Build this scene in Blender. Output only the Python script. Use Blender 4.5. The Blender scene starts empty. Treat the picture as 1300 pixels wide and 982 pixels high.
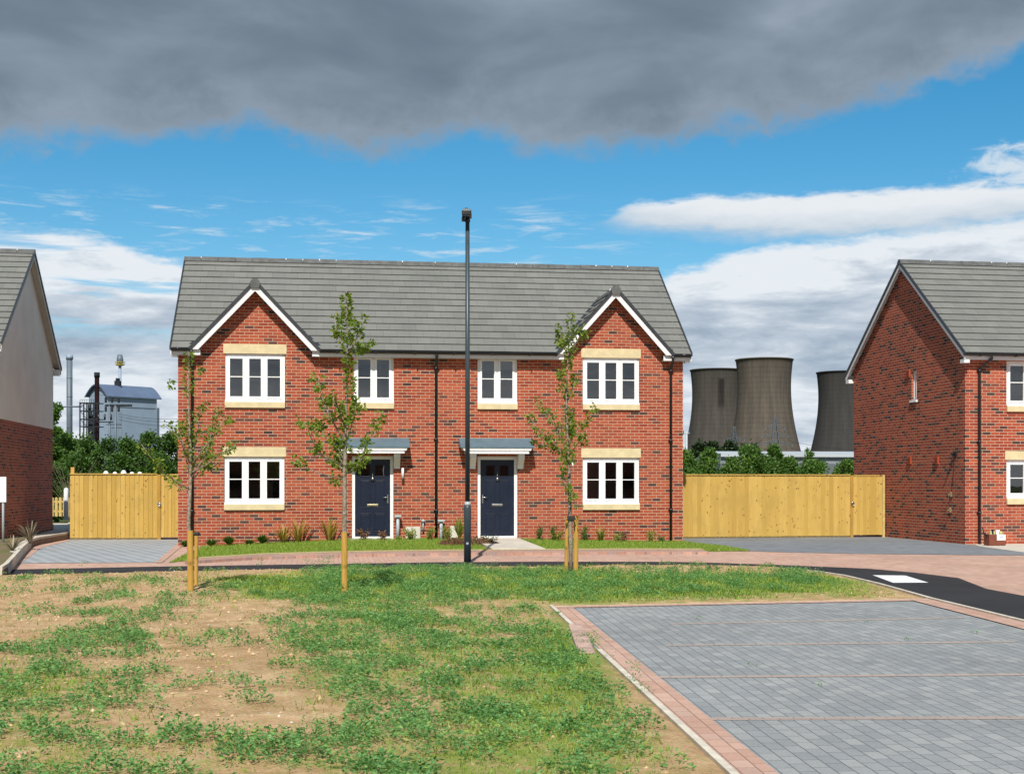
import bpy, math, random
import numpy as np
from mathutils import Vector, Matrix
random.seed(7); rng = np.random.default_rng(7)
scene = bpy.context.scene
COL = scene.collection
F, HY, CZ = 1741.0, 612.25, 1.52          # focal length (px of a 1300 px wide frame), eye-level row, eye height
R = math.radians

# ------------------------------------------------------------------ helpers
def at(px, py, Y):
    return Vector(((px-650)/F*Y, Y, CZ-(py-HY)/F*Y))
def G(px, py, z=0.0):
    Y = (CZ-z)*F/(py-HY); return ((px-650)/F*Y, Y)
def proj(x, y, z):
    return 650+F*x/y, HY-F*(z-CZ)/y

def link(o, parent=None):
    COL.objects.link(o)
    if parent is not None: o.parent = parent
    return o
def tag(o, label=None, cat=None, group=None, kind=None):
    if label: o['label'] = label
    if cat: o['category'] = cat
    if group: o['group'] = group
    if kind: o['kind'] = kind
    return o
def empty(name, loc=(0,0,0), rz=0.0):
    o = bpy.data.objects.new(name, None); o.empty_display_size = .2
    o.location = loc; o.rotation_euler = (0,0,rz); COL.objects.link(o); return o
def copy_tree(o, parent=None):
    c = o.copy(); COL.objects.link(c)
    if parent is not None: c.parent = parent
    for ch in list(o.children): copy_tree(ch, c)
    return c

class MB:
    """collects faces; build() links them as one mesh object"""
    def __init__(s): s.v=[]; s.f=[]; s.uv=[]; s.sm=[]
    def poly(s, pts, uv=None, smooth=False):
        i=len(s.v); s.v += [tuple(p) for p in pts]
        s.f.append(tuple(range(i,i+len(pts)))); s.uv.append(uv); s.sm.append(smooth)
    def box(s, a, b, M=None):
        x0,y0,z0=a; x1,y1,z1=b
        c=[Vector(p) for p in ((x0,y0,z0),(x1,y0,z0),(x1,y1,z0),(x0,y1,z0),(x0,y0,z1),(x1,y0,z1),(x1,y1,z1),(x0,y1,z1))]
        if M is not None: c=[M@p for p in c]
        i=len(s.v); s.v += [tuple(p) for p in c]
        for q in ((0,3,2,1),(4,5,6,7),(0,1,5,4),(1,2,6,5),(2,3,7,6),(3,0,4,7)):
            s.f.append(tuple(i+k for k in q)); s.uv.append(None); s.sm.append(False)
        return s
    def beam(s, p0, p1, side, w, up, h):
        """box swept p0->p1; extents 0..w along side, 0..h along up"""
        p0,p1,side,up=map(Vector,(p0,p1,side,up)); side=side.normalized()*w; up=up.normalized()*h
        c=[p0,p0+side,p0+side+up,p0+up,p1,p1+side,p1+side+up,p1+up]
        i=len(s.v); s.v += [tuple(p) for p in c]
        for q in ((0,1,2,3),(4,7,6,5),(0,4,5,1),(1,5,6,2),(2,6,7,3),(3,7,4,0)):
            s.f.append(tuple(i+k for k in q)); s.uv.append(None); s.sm.append(False)
        return s
    def tube(s, pts, rad, n=8, caps=True, smooth=True):
        pts=[Vector(p) for p in pts]; rads = rad if isinstance(rad,(list,tuple)) else [rad]*len(pts)
        rings=[]; ref=None
        for k,p in enumerate(pts):
            d=(pts[min(k+1,len(pts)-1)]-pts[max(k-1,0)])
            if d.length<1e-9: d=Vector((0,0,1))
            d.normalize()
            if ref is None: ref = Vector((1,0,0)) if abs(d.x)<.8 else Vector((0,1,0))
            a=(ref-d*ref.dot(d)).normalized(); b=d.cross(a); ref=a
            i=len(s.v)
            for j in range(n):
                t=2*math.pi*j/n
                s.v.append(tuple(p+(a*math.cos(t)+b*math.sin(t))*rads[k]))
            rings.append(i)
        for k in range(len(rings)-1):
            A,B=rings[k],rings[k+1]
            for j in range(n):
                s.f.append((A+j,A+(j+1)%n,B+(j+1)%n,B+j)); s.uv.append(None); s.sm.append(smooth)
        if caps:
            s.f.append(tuple(rings[0]+j for j in range(n))[::-1]); s.uv.append(None); s.sm.append(False)
            s.f.append(tuple(rings[-1]+j for j in range(n))); s.uv.append(None); s.sm.append(False)
        return s
    def lathe(s, prof, c=(0,0,0), n=24, smooth=True):
        c=Vector(c); rings=[]
        for r,z in prof:
            i=len(s.v); rings.append(i)
            for j in range(n):
                t=2*math.pi*j/n; s.v.append((c.x+r*math.cos(t),c.y+r*math.sin(t),c.z+z))
        for k in range(len(rings)-1):
            A,B=rings[k],rings[k+1]
            for j in range(n):
                s.f.append((A+j,A+(j+1)%n,B+(j+1)%n,B+j)); s.uv.append(None); s.sm.append(smooth)
        return s
    def build(s, name, m, parent=None, bevel=0):
        me=bpy.data.meshes.new(name); me.from_pydata(s.v,[],s.f); me.update()
        if any(u is not None for u in s.uv):
            L=me.uv_layers.new(name='UVMap'); k=0
            for fi,f in enumerate(s.f):
                for j in range(len(f)):
                    if s.uv[fi] is not None: L.data[k].uv=s.uv[fi][j]
                    k+=1
        me.polygons.foreach_set('use_smooth', s.sm)
        me.materials.append(m)
        o=bpy.data.objects.new(name,me); link(o,parent)
        if bevel:
            b=o.modifiers.new('bevel','BEVEL'); b.width=bevel; b.segments=2; b.limit_method='ANGLE'
        return o

def quads_obj(name, V, m, parent=None, col=None, nv=4):
    """V: (N*nv,3) array -> one mesh of N loose faces, optional per-face grey value as attribute 'tone'"""
    V=np.asarray(V,dtype=np.float32).reshape(-1,3); n=len(V)//nv
    me=bpy.data.meshes.new(name); me.vertices.add(len(V)); me.vertices.foreach_set('co',V.ravel())
    me.loops.add(n*nv); me.loops.foreach_set('vertex_index',np.arange(n*nv,dtype=np.int32))
    me.polygons.add(n); me.polygons.foreach_set('loop_start',np.arange(0,n*nv,nv,dtype=np.int32))
    me.update(calc_edges=True)
    if col is not None:
        at_=me.attributes.new('tone','FLOAT','FACE'); at_.data.foreach_set('value',np.asarray(col,dtype=np.float32))
    me.materials.append(m)
    o=bpy.data.objects.new(name,me); link(o,parent); return o

# ------------------------------------------------------------------ materials
class NT:
    def __init__(s, name):
        s.m=bpy.data.materials.new(name); s.m.use_nodes=True; s.t=s.m.node_tree; s.n=s.t.nodes; s.l=s.t.links
        s.p=s.n['Principled BSDF']; s.out=s.n['Material Output']
    def new(s,k,**kw):
        x=s.n.new(k)
        for a,b in kw.items(): setattr(x,a,b)
        return x
    def con(s,a,b): s.l.new(a,b)
    def setin(s,sock,v):
        if hasattr(v,'is_output'): s.l.new(v,sock)
        else: sock.default_value=v
    def math(s,op,a,b=0.0,c=None,clamp=False):
        x=s.new('ShaderNodeMath',operation=op,use_clamp=clamp); s.setin(x.inputs[0],a); s.setin(x.inputs[1],b)
        if c is not None: s.setin(x.inputs[2],c)
        return x.outputs[0]
    def comb(s,x,y,z=0.0):
        c=s.new('ShaderNodeCombineXYZ'); s.setin(c.inputs[0],x); s.setin(c.inputs[1],y); s.setin(c.inputs[2],z); return c.outputs[0]
    def sep(s,v):
        c=s.new('ShaderNodeSeparateXYZ'); s.l.new(v,c.inputs[0]); return c.outputs
    def noise(s,vec,scale,detail=3,rough=.5,dist=0.0):
        x=s.new('ShaderNodeTexNoise'); x.inputs['Scale'].default_value=scale; x.inputs['Detail'].default_value=detail
        x.inputs['Roughness'].default_value=rough; x.inputs['Distortion'].default_value=dist
        if vec is not None: s.l.new(vec,x.inputs['Vector'])
        return x.outputs['Fac']
    def white(s,vec):
        x=s.new('ShaderNodeTexWhiteNoise',noise_dimensions='3D'); s.l.new(vec,x.inputs['Vector']); return x.outputs['Value']
    def ramp(s,fac,stops,interp='LINEAR'):
        x=s.new('ShaderNodeValToRGB'); cr=x.color_ramp; cr.interpolation=interp
        while len(cr.elements)<len(stops): cr.elements.new(.5)
        for e,(p,c) in zip(cr.elements,stops):
            e.position=p; e.color=(c[0],c[1],c[2],1) if isinstance(c,(tuple,list)) else (c,c,c,1)
        s.setin(x.inputs[0],fac); return x.outputs[0]
    def mix(s,f,a,b,blend='MIX'):
        x=s.new('ShaderNodeMix',data_type='RGBA',blend_type=blend)
        s.setin(x.inputs[0],f)
        for k,v in ((6,a),(7,b)):
            if hasattr(v,'is_output'): s.l.new(v,x.inputs[k])
            else: x.inputs[k].default_value=(v[0],v[1],v[2],1)
        return x.outputs[2]
    def smooth(s,x,a,b):
        n=s.new('ShaderNodeMapRange',interpolation_type='SMOOTHSTEP'); s.setin(n.inputs[0],x)
        for i,v in ((1,a),(2,b)): s.setin(n.inputs[i],v)
        return n.outputs[0]
    def obj(s): return s.new('ShaderNodeTexCoord').outputs['Object']
    def bump(s,h,strength=.3,dist=.01):
        b=s.new('ShaderNodeBump'); b.inputs['Strength'].default_value=strength; b.inputs['Distance'].default_value=dist
        s.l.new(h,b.inputs['Height']); s.l.new(b.outputs[0],s.p.inputs['Normal'])
    def fin(s,color=None,rough=.6,metal=0.0,spec=.5):
        if color is not None: s.setin(s.p.inputs['Base Color'], color if hasattr(color,'is_output') else (*color,1))
        s.setin(s.p.inputs['Roughness'],rough); s.p.inputs['Metallic'].default_value=metal
        s.p.inputs['Specular IOR Level'].default_value=spec
        return s.m

def plain(name,c,rough=.5,metal=0.0,var=.12,scale=6.0,spec=.5,bump=0.0):
    n=NT(name); f=n.noise(n.obj(),scale,5,.6)
    col=n.mix(n.math('MULTIPLY',n.smooth(f,.3,.75),1.0), tuple(x*(1-var) for x in c), tuple(min(1,x*(1+var)) for x in c))
    if bump: n.bump(n.noise(n.obj(),scale*8,4,.6),bump,.004)
    return n.fin(col, n.math('ADD',n.math('MULTIPLY',f,.2),rough-.1), metal, spec)

def bond(n,u,v,bw,rh,m,half=.5):
    """running bond: returns mortar mask (1 on joint), per-unit random, cell coords, soft height"""
    vr=n.math('DIVIDE',v,rh); row=n.math('FLOOR',vr)
    off=n.math('MULTIPLY',n.math('FLOORED_MODULO',row,2.0),half)
    cu=n.math('ADD',n.math('DIVIDE',u,bw),off); colm=n.math('FLOOR',cu)
    fu=n.math('FRACT',cu); fv=n.math('SUBTRACT',vr,row)
    du=n.math('MULTIPLY',n.math('SUBTRACT',.5,n.math('ABSOLUTE',n.math('SUBTRACT',fu,.5))),bw)
    dv=n.math('MULTIPLY',n.math('SUBTRACT',.5,n.math('ABSOLUTE',n.math('SUBTRACT',fv,.5))),rh)
    d=n.math('MINIMUM',du,dv)
    mask=n.math('SUBTRACT',1.0,n.smooth(d,m*.35,m*.65))
    cell=n.comb(colm,row,3.7)
    return mask,n.white(cell),cell,n.smooth(d,0.0,m*1.3)

def wallcoords(n):
    tc=n.new('ShaderNodeTexCoord'); x,y,z=n.sep(tc.outputs['Object']); nx,ny,nz=n.sep(tc.outputs['Normal'])
    k=n.math('GREATER_THAN',n.math('ABSOLUTE',nx),.5)
    u=n.math('ADD',n.math('MULTIPLY',x,n.math('SUBTRACT',1.0,k)),n.math('MULTIPLY',y,k))
    return u,z

def brick_mat(name, reds, darks, mortar, dark_share=.12):
    n=NT(name); u,v=wallcoords(n)
    mask,r,cell,h=bond(n,u,v,.225,.075,.0105)
    x,y,_=n.sep(cell)
    cl=n.noise(n.comb(n.math('MULTIPLY',x,.30),n.math('MULTIPLY',y,.8)),1.0,2,.5)
    thr=n.math('MULTIPLY_ADD',n.math('SUBTRACT',cl,.5),1.25,dark_share)
    r2=n.white(n.comb(y,x,9.1)); r3=n.white(n.comb(x,y,21.3))
    isd=n.math('LESS_THAN',r,thr)
    red=n.ramp(r2,[(0,reds[0]),(.35,reds[1]),(.7,reds[2]),(1,reds[3])])
    dk=n.ramp(r3,[(0,darks[0]),(.6,darks[1]),(1,darks[2])])
    c=n.mix(isd,red,dk)
    g=n.noise(n.comb(n.math('MULTIPLY',u,1.0),v),34,4,.7)
    c=n.mix(n.math('MULTIPLY',n.smooth(g,.45,.8),.35),c,tuple(k*.55 for k in reds[1]))
    big=n.noise(n.comb(u,v),.7,3,.6)
    c=n.mix(1.0,c,n.ramp(big,[(.3,.88),(.7,1.08)]),'MULTIPLY')
    mc=n.mix(n.noise(n.comb(u,v),3,3),tuple(k*.8 for k in mortar),mortar)
    c=n.mix(mask,c,mc)
    n.bump(n.math('ADD',h,n.math('MULTIPLY',g,.25)),.5,.006)
    return n.fin(c,.85,0,.25)

M={}
REDS=((.235,.044,.022),(.32,.062,.029),(.38,.086,.038),(.28,.053,.025))
DK=((.050,.028,.026),(.10,.040,.032),(.17,.046,.030))
M['brick']=brick_mat('red_brick',REDS,DK,(.50,.385,.275),.11)
M['brick2']=brick_mat('red_brick_blend',((.25,.043,.024),(.33,.06,.030),(.40,.085,.04),(.29,.052,.027)),DK,(.50,.40,.29),.17)
M['brick3']=brick_mat('dark_red_brick',((.26,.06,.035),(.33,.08,.045),(.38,.10,.055),(.29,.07,.04)),((.06,.035,.03),(.11,.05,.04),(.17,.06,.045)),(.40,.31,.24),.14)

def tile_mat():
    n=NT('grey_roof_tile'); uv=n.new('ShaderNodeUVMap',uv_map='UVMap').outputs[0]; u,v,_=n.sep(uv)
    row=n.math('FLOOR',v); off=n.math('MULTIPLY',n.math('FLOORED_MODULO',row,2.0),.5)
    cu=n.math('ADD',n.math('DIVIDE',u,.33),off); cx=n.math('FLOOR',cu); fu=n.math('FRACT',cu)
    d=n.math('SUBTRACT',.5,n.math('ABSOLUTE',n.math('SUBTRACT',fu,.5)))
    j=n.math('SUBTRACT',1.0,n.smooth(d,.008,.022))
    r=n.white(n.comb(cx,row,1.3)); ob=n.obj()
    base=n.ramp(r,[(0,(.152,.154,.140)),(.5,(.163,.165,.150)),(1,(.174,.175,.160))])
    g=n.noise(ob,60,4,.7); big=n.noise(ob,.9,4,.6)
    c=n.mix(1.0,base,n.ramp(g,[(.3,.85),(.7,1.12)]),'MULTIPLY'); c=n.mix(1.0,c,n.ramp(big,[(.3,.9),(.7,1.08)]),'MULTIPLY')
    c=n.mix(n.math('MULTIPLY',j,.35),c,(.04,.04,.04))
    n.bump(n.math('SUBTRACT',g,j),.35,.004)
    return n.fin(c,.75,0,.35)
M['tile']=tile_mat()
M['ridge']=plain('ridge_tile',(.105,.108,.105),.75,var=.25,scale=5,spec=.3,bump=.3)
M['verge']=plain('verge_trim',(.028,.031,.036),.45,var=.15,scale=8)
M['upvc']=plain('white_upvc',(.80,.80,.79),.32,var=.03,scale=2)
M['fascia']=plain('white_fascia',(.72,.71,.71),.38,var=.05,scale=2)
M['cream']=plain('cream_and_shaded_trim',(.55,.52,.45),.5,var=.08,scale=2)  # cream of the meter boxes; also white verge trim with shade painted in
M['stone']=plain('cast_stone',(.60,.50,.30),.8,var=.10,scale=5,spec=.2,bump=.3)
M['black']=plain('black_plastic',(.011,.011,.013),.32,var=.1,scale=4)
M['navy']=plain('navy_door',(.009,.014,.030),.38,var=.08,scale=2,spec=.35)
M['navy2']=plain('navy_moulding',(.05,.06,.09),.35,var=.08,scale=2)
M['lead']=plain('slate_canopy',(.085,.145,.18),.42,var=.10,scale=4)
M['chrome']=plain('brushed_chrome',(.62,.62,.6),.25,1.0,var=.05)
M['brass']=plain('satin_brass',(.50,.44,.28),.35,.8,var=.05)
M['render']=plain('cream_render',(.80,.75,.66),.9,var=.06,scale=1.3,spec=.15,bump=.25)
M['concrete']=plain('pale_concrete',(.50,.46,.39),.85,var=.12,scale=3,spec=.2,bump=.3)
M['kerbc']=plain('kerb_concrete',(.56,.51,.42),.85,var=.18,scale=6,spec=.2,bump=.3)
M['lamp']=plain('grey_paint',(.035,.052,.062),.42,var=.12,scale=5)
M['lampdark']=plain('dark_lamp_housing',(.018,.018,.02),.4,var=.1)
M['greyp']=plain('grey_pvc',(.36,.40,.42),.45,var=.08)
M['vent']=plain('terracotta',(.36,.06,.02),.7,var=.1)
M['steel']=plain('grey_cladding',(.235,.30,.385),.5,.0,var=.08,scale=.2)
M['blueroof']=plain('blue_roof_sheet',(.10,.14,.22),.5,var=.1,scale=.15)
M['rust']=plain('dark_red_steel',(.014,.004,.005),.8,var=.3,scale=.4,spec=.1)
M['gantry']=plain('dark_steel',(.022,.026,.032),.75,var=.2,scale=1,spec=.15)
M['greysteel']=plain('light_grey_steel',(.105,.135,.165),.5,var=.12,scale=.2)
M['yellow']=plain('yellow_paint',(.45,.36,.03),.5,var=.1)
M['whiteroof']=plain('white_roof_sheet',(.42,.45,.48),.5,var=.05,scale=.1)
M['whwall']=plain('warehouse_cladding',(.20,.22,.25),.6,var=.08,scale=.1)
M['whband']=plain('warehouse_dark_band',(.10,.115,.135),.6,var=.08,scale=.1)
M['bark']=plain('bark',(.27,.22,.17),.9,var=.45,scale=30,spec=.15,bump=.6)
M['darkbark']=plain('dark_bark',(.05,.04,.03),.9,var=.3,scale=4,spec=.1)
M['card']=plain('brown_box',(.17,.045,.022),.7,var=.1)
M['white']=plain('white_paint',(.78,.78,.77),.5,var=.06,scale=6)
M['rubber']=plain('black_rubber',(.015,.015,.015),.7,var=.1)
M['palewood']=plain('picket_wood',(.50,.36,.12),.75,var=.15,scale=9)
M['blueink']=plain('blue_print',(.05,.1,.25),.6)

def glass_mat():
    n=NT('window_glass'); fr=n.new('ShaderNodeFresnel'); fr.inputs['IOR'].default_value=2.3
    nb=n.new('ShaderNodeBump'); nb.inputs['Strength'].default_value=.06; nb.inputs['Distance'].default_value=.01; n.con(n.noise(n.obj(),1.3,2),nb.inputs['Height'])
    g=n.new('ShaderNodeBsdfGlossy'); g.inputs['Roughness'].default_value=.01; n.con(nb.outputs[0],g.inputs['Normal'])
    t=n.new('ShaderNodeBsdfTransparent'); t.inputs[0].default_value=(.62,.66,.66,1)
    ms=n.new('ShaderNodeMixShader'); n.con(fr.outputs[0],ms.inputs[0]); n.con(t.outputs[0],ms.inputs[1]); n.con(g.outputs[0],ms.inputs[2]); n.con(ms.outputs[0],n.out.inputs['Surface'])
    return n.m
M['glass']=glass_mat()

def wood_mat(name,base,dark):
    n=NT(name); uv=n.new('ShaderNodeUVMap',uv_map='UVMap').outputs[0]; u,v,_=n.sep(uv)   # u = board index, v = metres up
    ob=n.obj(); x,y,z=n.sep(ob)
    b=n.math('FLOOR',u); r=n.white(n.comb(b,1.0,2.0)); r2=n.white(n.comb(b,5.0,2.0))
    fx=n.math('FRACT',u)
    sh=n.math('MULTIPLY',r,13.0)
    wob=n.noise(n.comb(n.math('MULTIPLY_ADD',fx,.1,sh),n.math('ADD',n.math('MULTIPLY',v,.6),sh)),3.0,3,.6)
    grain=n.noise(n.comb(n.math('ADD',n.math('MULTIPLY',fx,7.0),n.math('MULTIPLY',wob,5.0)),n.math('MULTIPLY_ADD',v,.5,sh)),3.0,4,.65)
    vor=n.new('ShaderNodeTexVoronoi'); n.con(n.comb(n.math('MULTIPLY_ADD',fx,.1,n.math('MULTIPLY',sh,3.0)),n.math('MULTIPLY',v,.55)),vor.inputs['Vector']); vor.inputs['Scale'].default_value=10.5
    knot=n.math('SUBTRACT',1.0,n.smooth(vor.outputs['Distance'],.05,.24))
    c=n.mix(n.smooth(grain,.35,.75),base,tuple(k*f for k,f in zip(base,(.74,.66,.5))))
    c=n.mix(n.math('MULTIPLY',n.math('MULTIPLY',knot,.9),n.math('GREATER_THAN',r2,.25)),c,dark)
    c=n.mix(1.0,c,n.ramp(r2,[(0,(.84,.80,.68)),(.5,(.98,.98,.98)),(1,(1.06,1.08,1.2))]),'MULTIPLY')
    st=n.noise(n.comb(n.math('MULTIPLY',u,.16),n.math('MULTIPLY',v,.7)),2.2,3,.6)
    c=n.mix(n.math('MULTIPLY',n.smooth(st,.42,.72),.5),c,tuple(k*.65 for k in base))
    n.bump(grain,.25,.003)
    return n.fin(c,.7,0,.3)
M['wood']=wood_mat('treated_timber',(.55,.365,.092),(.16,.07,.02))
M['stake']=wood_mat('stake_timber',(.50,.30,.065),(.16,.08,.02))
M['greypost']=plain('weathered_timber',(.22,.17,.08),.8,var=.25,scale=12)

def leaf_mat(name,cols,trans=.35,rough=.5):
    n=NT(name); a=n.new('ShaderNodeAttribute',attribute_name='tone').outputs['Fac']
    k=[(i/(len(cols)-1),c) for i,c in enumerate(cols)]
    c=n.ramp(a,k); n.fin(c,rough,0,.35)
    t=n.new('ShaderNodeBsdfTranslucent'); n.con(n.mix(1.0,c,(1.25,1.35,.7),'MULTIPLY'),t.inputs[0])
    ms=n.new('ShaderNodeMixShader'); ms.inputs[0].default_value=trans
    n.con(n.p.outputs[0],ms.inputs[1]); n.con(t.outputs[0],ms.inputs[2]); n.con(ms.outputs[0],n.out.inputs['Surface'])
    return n.m
M['leaf']=leaf_mat('young_leaves',((.065,.12,.014),(.14,.22,.026),(.25,.32,.045),(.28,.26,.06)),.42)
M['fol1']=leaf_mat('dense_foliage',((.022,.055,.010),(.055,.12,.020),(.11,.20,.035)),.32)
M['fol2']=leaf_mat('mid_foliage',((.045,.10,.016),(.09,.18,.03),(.16,.27,.05)),.35)
M['fol3']=leaf_mat('far_foliage',((.010,.024,.008),(.02,.04,.012),(.03,.055,.016)),.1)
M['weed']=leaf_mat('weed_leaves',((.062,.165,.045),(.12,.27,.083),(.205,.40,.135),(.34,.48,.13)),.42)
M['grass']=leaf_mat('grass_blades',((.13,.22,.025),(.20,.32,.04),(.30,.39,.06),(.46,.40,.16)),.3)
M['bronze']=leaf_mat('bronze_leaves',((.20,.20,.03),(.38,.28,.06),(.50,.32,.09)),.3)
M['shrubg']=leaf_mat('shrub_leaves',((.04,.09,.014),(.08,.15,.025),(.13,.21,.04)),.3)
M['yelg']=leaf_mat('yellow_green_leaves',((.13,.19,.03),(.25,.28,.05),(.36,.36,.10)),.3)
M['redl']=leaf_mat('reddish_leaves',((.10,.06,.03),(.20,.10,.05),(.28,.16,.09)),.2)
M['twig']=leaf_mat('dry_twigs',((.10,.08,.05),(.20,.16,.10),(.27,.22,.14)),.1)

# ground materials ---------------------------------------------------
def paving(name,cols,joint,bw,rh,ang,m=.006,rough=.8,stainc=None):
    n=NT(name); x,y,z=n.sep(n.obj()); ca,sa=math.cos(ang),math.sin(ang)
    u=n.math('ADD',n.math('MULTIPLY',x,ca),n.math('MULTIPLY',y,sa)); v=n.math('SUBTRACT',n.math('MULTIPLY',y,ca),n.math('MULTIPLY',x,sa))
    mask,r,cell,h=bond(n,u,v,bw,rh,m)
    c=n.ramp(r,[(i/(len(cols)-1),k) for i,k in enumerate(cols)])
    g=n.noise(n.comb(u,v),55,4,.7); big=n.noise(n.comb(u,v),.55,4,.65)
    c=n.mix(1.0,c,n.ramp(g,[(.3,.84),(.7,1.14)]),'MULTIPLY'); c=n.mix(1.0,c,n.ramp(big,[(.3,.87),(.7,1.12)]),'MULTIPLY')
    if stainc: c=n.mix(n.math('MULTIPLY',n.smooth(n.noise(n.comb(u,v),1.7,5,.7),.55,.75),.4),c,stainc)
    c=n.mix(n.math('MULTIPLY',mask,.85),c,joint)
    n.bump(n.math('ADD',h,n.math('MULTIPLY',g,.2)),.45,.005)
    return n.fin(c,rough,0,.3)
GREY=((.225,.238,.242),(.248,.260,.262),(.268,.278,.278),(.305,.312,.306))
PINK=((.43,.26,.195),(.48,.30,.225),(.52,.34,.265),(.42,.28,.22))
SUN_E=4.6; SKY_SAT=1.4; SKY_HUE=.487; SKY_VAL=.92; EXPO=0.32
# ------------------------------------------------------------------ plan geometry of the ground
def P2(lst,z=0): return [G(a,b,z) for a,b in lst]
near_px=[(-260,742),(-100,735),(0,732),(200,728),(400,725),(560,722),(700,720.5),(850,720),(930,720.5),(1000,722.5),(1035,726),(1071,731.5),(1115,742),(1161,755),(1180,760.5),(1300,790),(1400,815)]
far_px =[(-260,730),(-100,725),(0,722.5),(200,718.5),(400,715.5),(560,713),(700,712.3),(850,712.5),(900,713.5),(1000,716.8),(1100,721),(1160,726),(1217,733),(1235,740),(1252,746.6),(1300,755.5),(1400,775)]
road_near=P2(near_px)+[(5.66,8.0),(5.7,3.0)]; road_far=P2(far_px)+[(7.2,8.0),(7.3,3.0)]
road_near[0]=(-42.0,road_near[1][1]-2.5); road_far[0]=(-42.0,road_far[1][1]-1.6)
PK_TL=G(700,770); PK_TR=G(1180,760.5)
ed=Vector((.973-.49,9.63-16.67)).normalized()
def pk_left(y): return PK_TL[0]+ed.x/ed.y*(y-PK_TL[1])
iTR=[i for i,p in enumerate(near_px) if p==(1180,760.5)][0]
field_poly=[(-40,road_near[0][1]-3)]+road_near[:iTR+1]+[PK_TL,(pk_left(3.0),3.0),(-40,3.0)]
def seg_dist(x,y,pts):
    d=np.full(x.shape,1e9)
    for (x0,y0),(x1,y1) in zip(pts[:-1],pts[1:]):
        dx,dy=x1-x0,y1-y0; t=np.clip(((x-x0)*dx+(y-y0)*dy)/(dx*dx+dy*dy+1e-12),0,1)
        d=np.minimum(d,np.hypot(x-x0-t*dx,y-y0-t*dy))
    return d
def inside(x,y,poly):
    c=np.zeros(x.shape,bool); n=len(poly)
    for i in range(n):
        x0,y0=poly[i]; x1,y1=poly[(i+1)%n]
        k=((y0>y)!=(y1>y))&(x<(x1-x0)*(y-y0)/(y1-y0+1e-15)+x0); c^=k
    return c
def ss(x,a,b):
    t=np.clip((x-a)/(b-a),0,1); return t*t*(3-2*t)
# cheap smooth value noise in numpy
def vnoise(x,y,s,seed=0):
    x=np.asarray(x)/s; y=np.asarray(y)/s; xi=np.floor(x).astype(int); yi=np.floor(y).astype(int); fx=x-xi; fy=y-yi
    fx=fx*fx*(3-2*fx); fy=fy*fy*(3-2*fy)
    def h(a,b):
        v=np.sin(a*127.1+b*311.7+seed*74.7)*43758.5453; return v-np.floor(v)
    return (h(xi,yi)*(1-fx)+h(xi+1,yi)*fx)*(1-fy)+(h(xi,yi+1)*(1-fx)+h(xi+1,yi+1)*fx)*fy
def fbm(x,y,s,seed=0,o=4):
    r=0;w=0
    for k in range(o): r=r+vnoise(x,y,s/2**k,seed+k)*.55**k; w+=.55**k
    return r/w
park_edge=[PK_TR,PK_TL,(pk_left(3.0),3.0)]
def field_h(x,y):
    x=np.asarray(x,float); y=np.asarray(y,float)
    ins=inside(x,y,field_poly)
    dr=seg_dist(x,y,road_near[:iTR+1]); dp=seg_dist(x,y,park_edge)
    h=.068*ss(dr,0.0,.95)*ss(dp,.0,3.0)+.022*ss(np.minimum(dr,dp),0,.12)+(fbm(x,y,1.1,3)-.5)*.07*ss(np.minimum(dr,dp),.1,1.2)+(fbm(x,y,.18,9,3)-.5)*.035*ss(np.minimum(dr,dp),.02,.4)
    out=-.06*ss(np.minimum(dr,dp),0,.08)
    return np.where(ins,h,out)
def on_field(px,py):
    z=.12
    for _ in range(12):
        x,y=G(px,py,z); z=float(field_h(np.array([x]),np.array([y]))[0])
    return Vector((x,y,z))

# ---- base ground sheet to the horizon
def ground_mat():
    n=NT('far_ground'); ob=n.obj(); f=n.noise(ob,.02,5,.6); g=n.noise(ob,2.5,4,.7)
    c=n.mix(f,(.045,.075,.02),(.10,.10,.04)); c=n.mix(1.0,c,n.ramp(g,[(.3,.8),(.7,1.15)]),'MULTIPLY')
    return n.fin(c,.95,0,.1)
m=MB(); m.poly([(-4000,-400,-.14),(4000,-400,-.14),(4000,6000,-.14),(-4000,6000,-.14)])
tag(m.build('ground',ground_mat()),kind='structure')

def strip(name,A,B,z,mat,z2=None):
    m=MB()
    for i in range(len(A)-1):
        m.poly([(*A[i],z),(*A[i+1],z),(*B[i+1],z if z2 is None else z2),(*B[i],z if z2 is None else z2)])
    return m
def sheet(name,pts,z,mat,kind='structure'):
    m=MB(); m.poly([(x,y,z) for x,y in pts]); o=m.build(name,mat); return tag(o,kind=kind)

TH=R(7.84); cM,sM=math.cos(TH),math.sin(TH)
pink_road=paving('pink_block_road',PINK,(.22,.15,.11),.2,.1,TH+R(90),.006,.8,(.33,.25,.21))
# block paved road: wide sheet under the drives, behind the asphalt
m=MB(); m.poly([(-42,1,-.012),(34,1,-.012),(34,44,-.012),(-42,44,-.012)])
o=m.build('block_paved_road',pink_road); tag(o,kind='structure')

def asphalt_mat():
    n=NT('asphalt'); ob=n.obj(); g=n.noise(ob,140,3,.8); b=n.noise(ob,.8,5,.65)
    c=n.mix(n.smooth(g,.35,.75),(.018,.018,.020),(.05,.05,.052)); c=n.mix(1.0,c,n.ramp(b,[(.3,.8),(.7,1.25)]),'MULTIPLY')
    v=n.new('ShaderNodeTexVoronoi'); n.con(ob,v.inputs['Vector']); v.inputs['Scale'].default_value=9
    c=n.mix(n.math('MULTIPLY',n.math('LESS_THAN',v.outputs['Distance'],.05),.6),c,(.22,.19,.15))
    n.bump(g,.5,.004); return n.fin(c,.88,0,.2)
m=strip('asphalt_road',road_near,road_far,0,None)
asp=m.build('asphalt_road',asphalt_mat()); tag(asp,kind='structure')
asp.location.z=-.002

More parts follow.
